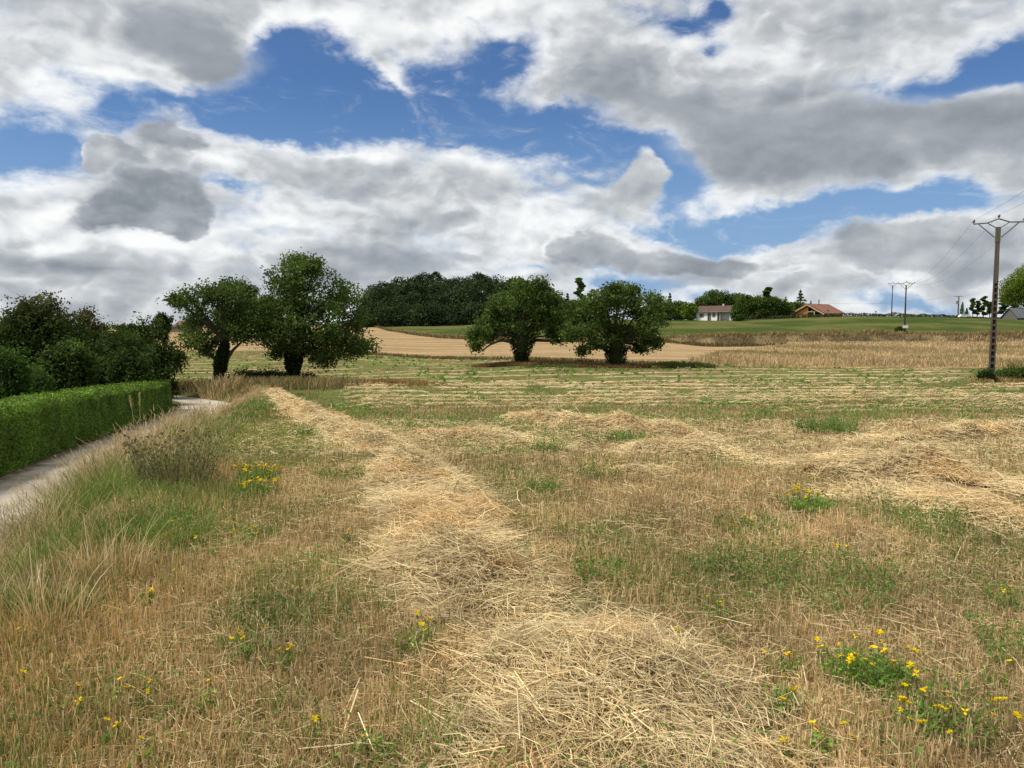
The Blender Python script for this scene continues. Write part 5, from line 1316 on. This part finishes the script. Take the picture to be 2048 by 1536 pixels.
def build_houses():
    # white bungalow: long side towards the viewer, gable to the right
    A = -math.radians(35); p = at_depth(1435, 212) + np.array([0, 0, -.1])
    e = empty('white_bungalow', p, 'low white bungalow with a dull red tiled roof in front of the hill trees', 'house')
    W = (.74, .74, .72); L, D, hw, hr = 9.2, 6.6, 2.45, 4.0
    x0, x1, xr = -5.0, 4.6, 1.7
    g = HG(A); t = .25
    g.b(x0, xr, -3.3, -3.05, 0, hw, W); g.b(xr - .25, xr, -3.048, -1.9, 0, hw + .2, W); g.b(xr, x1, -2.1, -1.85, 0, hw + .5, (.70, .70, .67)); g.b(x0, x0 + t, -3.048, 3.0, 0, hw, W); g.b(x1 - t, x1, -1.848, 3.0, 0, hw, W)
    g.b(x0, x1, 3.002, 3.25, 0, hw, W)
    for xx in (x0, x1 - t):
        v = [(xx, -3.3, hw), (xx, 3.25, hw), (xx, 0, hr - .12), (xx + t, -3.3, hw), (xx + t, 3.25, hw), (xx + t, 0, hr - .12)]
        g.add(rot(v, A), [[0, 2, 1], [3, 4, 5]], W); g.add(rot(v, A), [[0, 1, 4, 3], [1, 2, 5, 4], [2, 0, 3, 5]], W)
    g.b(x1 - t, x1, -3.3, -2.102, 0, hw, W)
    g.build('wall', M_PLASTER, e)
    g = HG(A); rc = (.115, .075, .062)
    g.tiles([(x0 - .35, -3.75, hw - .05), (x1 + .2, -3.75, hw - .05), (x1 + .2, 0, hr), (x0 - .35, 0, hr)], .10, 30, rc)
    g.tiles([(x1 + .2, 3.7, hw - .05), (x0 - .35, 3.7, hw - .05), (x0 - .35, 0, hr), (x1 + .2, 0, hr)], .10, 30, rc)
    rf = g.build('roof', M_ROOF, e)
    g = HG(A); g.b(x0 - .4, x1 + .25, -3.92, -3.78, hw - .12, hw + .02, (.30, .29, .27)); g.build('gutter', M_METAL, e)
    g = HG(A); g.b(.9, 1.4, .5, 1.0, hr - .5, hr + .55, (.55, .53, .5)); g.b(.84, 1.46, .44, 1.06, hr + .552, hr + .62, (.4, .3, .26)); g.build('chimney', M_PLASTER, rf)
    for xa, xb, za, zb, nm in ((-3.9, -3.2, .95, 1.95, 'window'), (-1.7, -1.2, .15, 2.1, 'window'), (-.35, .0, 1.0, 2.1, 'window'), (1.0, 1.55, .08, 2.15, 'door')):
        f = HG(A); f.b(xa - .07, xb + .07, -3.34, -3.302, za - .07, zb + .07, (.42, .42, .42)); fo = f.build(nm, M_PLASTER, e)
        f = HG(A); f.b(xa, xb, -3.37, -3.342, za, zb, (.035, .03, .035)); f.build('pane' if nm == 'window' else 'leaf', M_GLASS, fo)
        if nm == 'window':
            f = HG(A); f.b(xb + .08, xb + .42, -3.36, -3.305, za - .02, zb + .02, (.16, .12, .13)); f.build('shutter', M_WOOD, fo)
    g = HG(A); g.b(xr + .1, xr + .25, -3.6, -3.45, 0, hw, (.22, .2, .2)); g.build('porch_post', M_METAL, e)
    # timber house
    A = -math.radians(50); p = at_depth(1614, 229) + np.array([0, 0, -.25])
    e = empty('timber_house', p, 'timber house with an orange-boarded gable and red tiled roof on the ridge', 'house')
    W = (.42, .21, .065); hw, hr, hx = 1.7, 4.25, 5.1
    g = HG(A)
    v = [(-4.9, -.01, 0), (0, -.01, 0), (0, -.01, hr - .25), (-4.9, -.01, hw), (-4.9, .14, 0), (0, .14, 0), (0, .14, hr - .25), (-4.9, .14, hw)]
    g.add(rot(v, A), [[0, 1, 2, 3], [7, 6, 5, 4], [0, 3, 7, 4], [1, 5, 6, 2], [3, 2, 6, 7]], W)
    g.b(-4.9, -4.75, .145, 11, 0, hw, W); g.b(4.75, 4.9, 3.3, 11, 0, hw, (.34, .25, .18)); g.b(-4.9, 4.9, 11.002, 11.15, 0, hw, W); g.b(.002, 4.745, 3.1, 3.25, 0, hw + .8, (.10, .065, .045))  # porch back wall coloured dark: shade of the open half painted in
    g.build('wall', M_WOOD, e)
    g = HG(A)
    for i in range(17): g.b(-4.8 + i * .29, -4.77 + i * .29, -.035, -.012, .05, hw + (hr - hw - .35) * (i * .29 / 4.9), (.25, .12, .04))
    g.build('cover_strips', M_WOOD, e)
    g = HG(A); rc = (.22, .115, .085)
    g.tiles([(hx + .5, -.7, hw - .35), (hx + .5, 11.6, hw - .35), (0, 11.6, hr), (0, -.7, hr)], .12, 34, rc)
    g.tiles([(-hx - .5, 11.6, hw - .35), (-hx - .5, -.7, hw - .35), (0, -.7, hr), (0, 11.6, hr)], .12, 34, rc)
    rf = g.build('roof', M_ROOF, e)
    for sg in (-1, 1):
        g = HG(A); q = [(sg * (hx + .5), -.86, hw - .5), (sg * (hx + .5), -.72, hw - .5), (0, -.72, hr - .12), (0, -.86, hr - .12)]
        if sg > 0: q = q[::-1]
        g.slab(q, .26 if sg < 0 else .26, (.52, .34, .22)); g.build('bargeboard', M_WOOD, rf)
    g = HG(A); tube(g, rot([(.8, 4.6, hr - .3), (.8, 4.6, hr + 1.15)], A), .14, (.03, .03, .03), 8); tube(g, rot([(.8, 4.6, hr + 1.15), (.8, 4.6, hr + 1.3)], A), .2, (.03, .03, .03), 8); g.build('chimney', M_METAL, rf)
    g = HG(A); bc = (.45, .30, .18)
    g.b(.05, 5.0, -.3, -.1, 1.85, 2.05, bc); g.b(2.3, 2.5, -.3, -.1, 2.055, 3.0, bc)
    for a_, b_ in (((1.0, 2.05), (2.4, 2.9)), ((3.9, 2.05), (2.4, 2.9))): tube(g, rot([(a_[0], -.2, a_[1]), (b_[0], -.2, b_[1])], A), .09, bc, 5)
    g.b(4.7, 4.9, -.3, -.1, 0, 1.845, (.5, .38, .27)); g.build('porch_truss', M_WOOD, e)
    g = HG(A); g.b(2.0, 2.2, -.3, -.1, 0, 1.845, (.5, .38, .27)); g.build('porch_post', M_WOOD, e)
    g = HG(A); g.b(hx + .5, hx + .62, -.7, 11.6, hw - .45, hw - .33, (.12, .11, .11)); g.build('gutter', M_METAL, rf)
    # low stone barns at the far left skyline
    A = -math.radians(8); p = at_depth(345, 188) + np.array([0, 0, -.2]); e = empty('stone_barn', p, 'low stone barn with a brown roof on the far left skyline behind the leftmost walnut', 'barn')
    g = HG(A); g.b(-3.4, 4.2, -2, 2, 0, 1.5, (.20, .17, .155)); g.b(-.2, 4.6, 2.2, 6.0, 0, 1.9, (.18, .15, .14)); g.build('wall', M_PLASTER, e)
    g = HG(A); g.tiles([(-3.6, -2.3, 1.45), (.2, -2.3, 1.45), (.2, 0, 2.0), (-3.6, 0, 2.0)], .1, 12, (.28, .26, .26)); g.tiles([(-.4, 1.6, 1.85), (5.0, 1.6, 1.85), (5.0, 4.1, 3.0), (-.4, 4.1, 3.0)], .1, 16, (.19, .13, .11)); g.tiles([(.25, -2.3, 1.45), (4.4, -2.3, 1.45), (4.4, 1.2, 2.0), (.25, 1.2, 2.0)], .1, 12, (.19, .13, .11))
    g.build('roof', M_ROOF, e)
    g = HG(A); g.b(-1.6, -1.0, -2.04, -2.005, .0, 1.1, (.03, .03, .03)); g.build('door', M_WOOD, e)
    # slate roofed building at the right edge
    A = math.radians(12); p = at_depth(2062, 212) + np.array([0, 0, -.2]); e = empty('slate_barn', p, 'building with a grey slate roof behind the pines at the right edge', 'barn')
    g = HG(A); g.b(-5, 5, 0, 5, 0, .9, (.12, .115, .11)); 
    v = [(-5, 0, .9), (-5, 5, .9), (-5, 2.5, 3.2), (5, 0, .9), (5, 5, .9), (5, 2.5, 3.2)]; g.add(rot(v, A), [[0, 2, 1], [3, 4, 5]], (.12, .115, .11)); g.build('wall', M_PLASTER, e)
    g = HG(A); g.tiles([(-5.3, -.5, .6), (5.3, -.5, .6), (5.3, 2.5, 3.4), (-5.3, 2.5, 3.4)], .1, 30, (.10, .11, .125), .03); g.tiles([(5.3, 5.5, .6), (-5.3, 5.5, .6), (-5.3, 2.5, 3.4), (5.3, 2.5, 3.4)], .1, 30, (.10, .11, .125), .03); g.build('roof', M_ROOF, e)
    # white van in front of the pines (small)
    p = at_depth(1925, 216); e = empty('parked_van', p, 'tiny white van parked on the ridge between the T-shaped pole and the pines', 'van')
    g = HG(.1); g.b(-1.0, 1.15, -.55, .55, .25, 1.0, (.78, .78, .76)); v = [(-1.5, -.52, .25), (-1.002, -.52, .25), (-1.002, .52, .25), (-1.5, .52, .25), (-1.42, -.5, .62), (-1.002, -.5, .95), (-1.002, .5, .95), (-1.42, .5, .62)]
    g.add(rot(v, .1), [[0, 3, 2, 1], [4, 5, 6, 7], [0, 1, 5, 4], [2, 3, 7, 6], [0, 4, 7, 3], [1, 2, 6, 5]], (.78, .78, .76)); g.build('body', M_METAL, e)
    for x_ in (-1.05, .75):
        g = HG(.1); tube(g, rot([(x_, -.6, .22), (x_, .6, .22)], .1), .22, (.03, .03, .03), 10); g.build('wheel', M_GLASS, e)
# ---------------------------------------------------------------- build everything
build_houses()
build_lines()
build_wood()
build_far_trees()
build_walnuts()
build_left_shrubs()
build_hedge()
build_windrows()
build_far_grass()
build_grass()
build_verge()
build_weeds()
build_flowers()
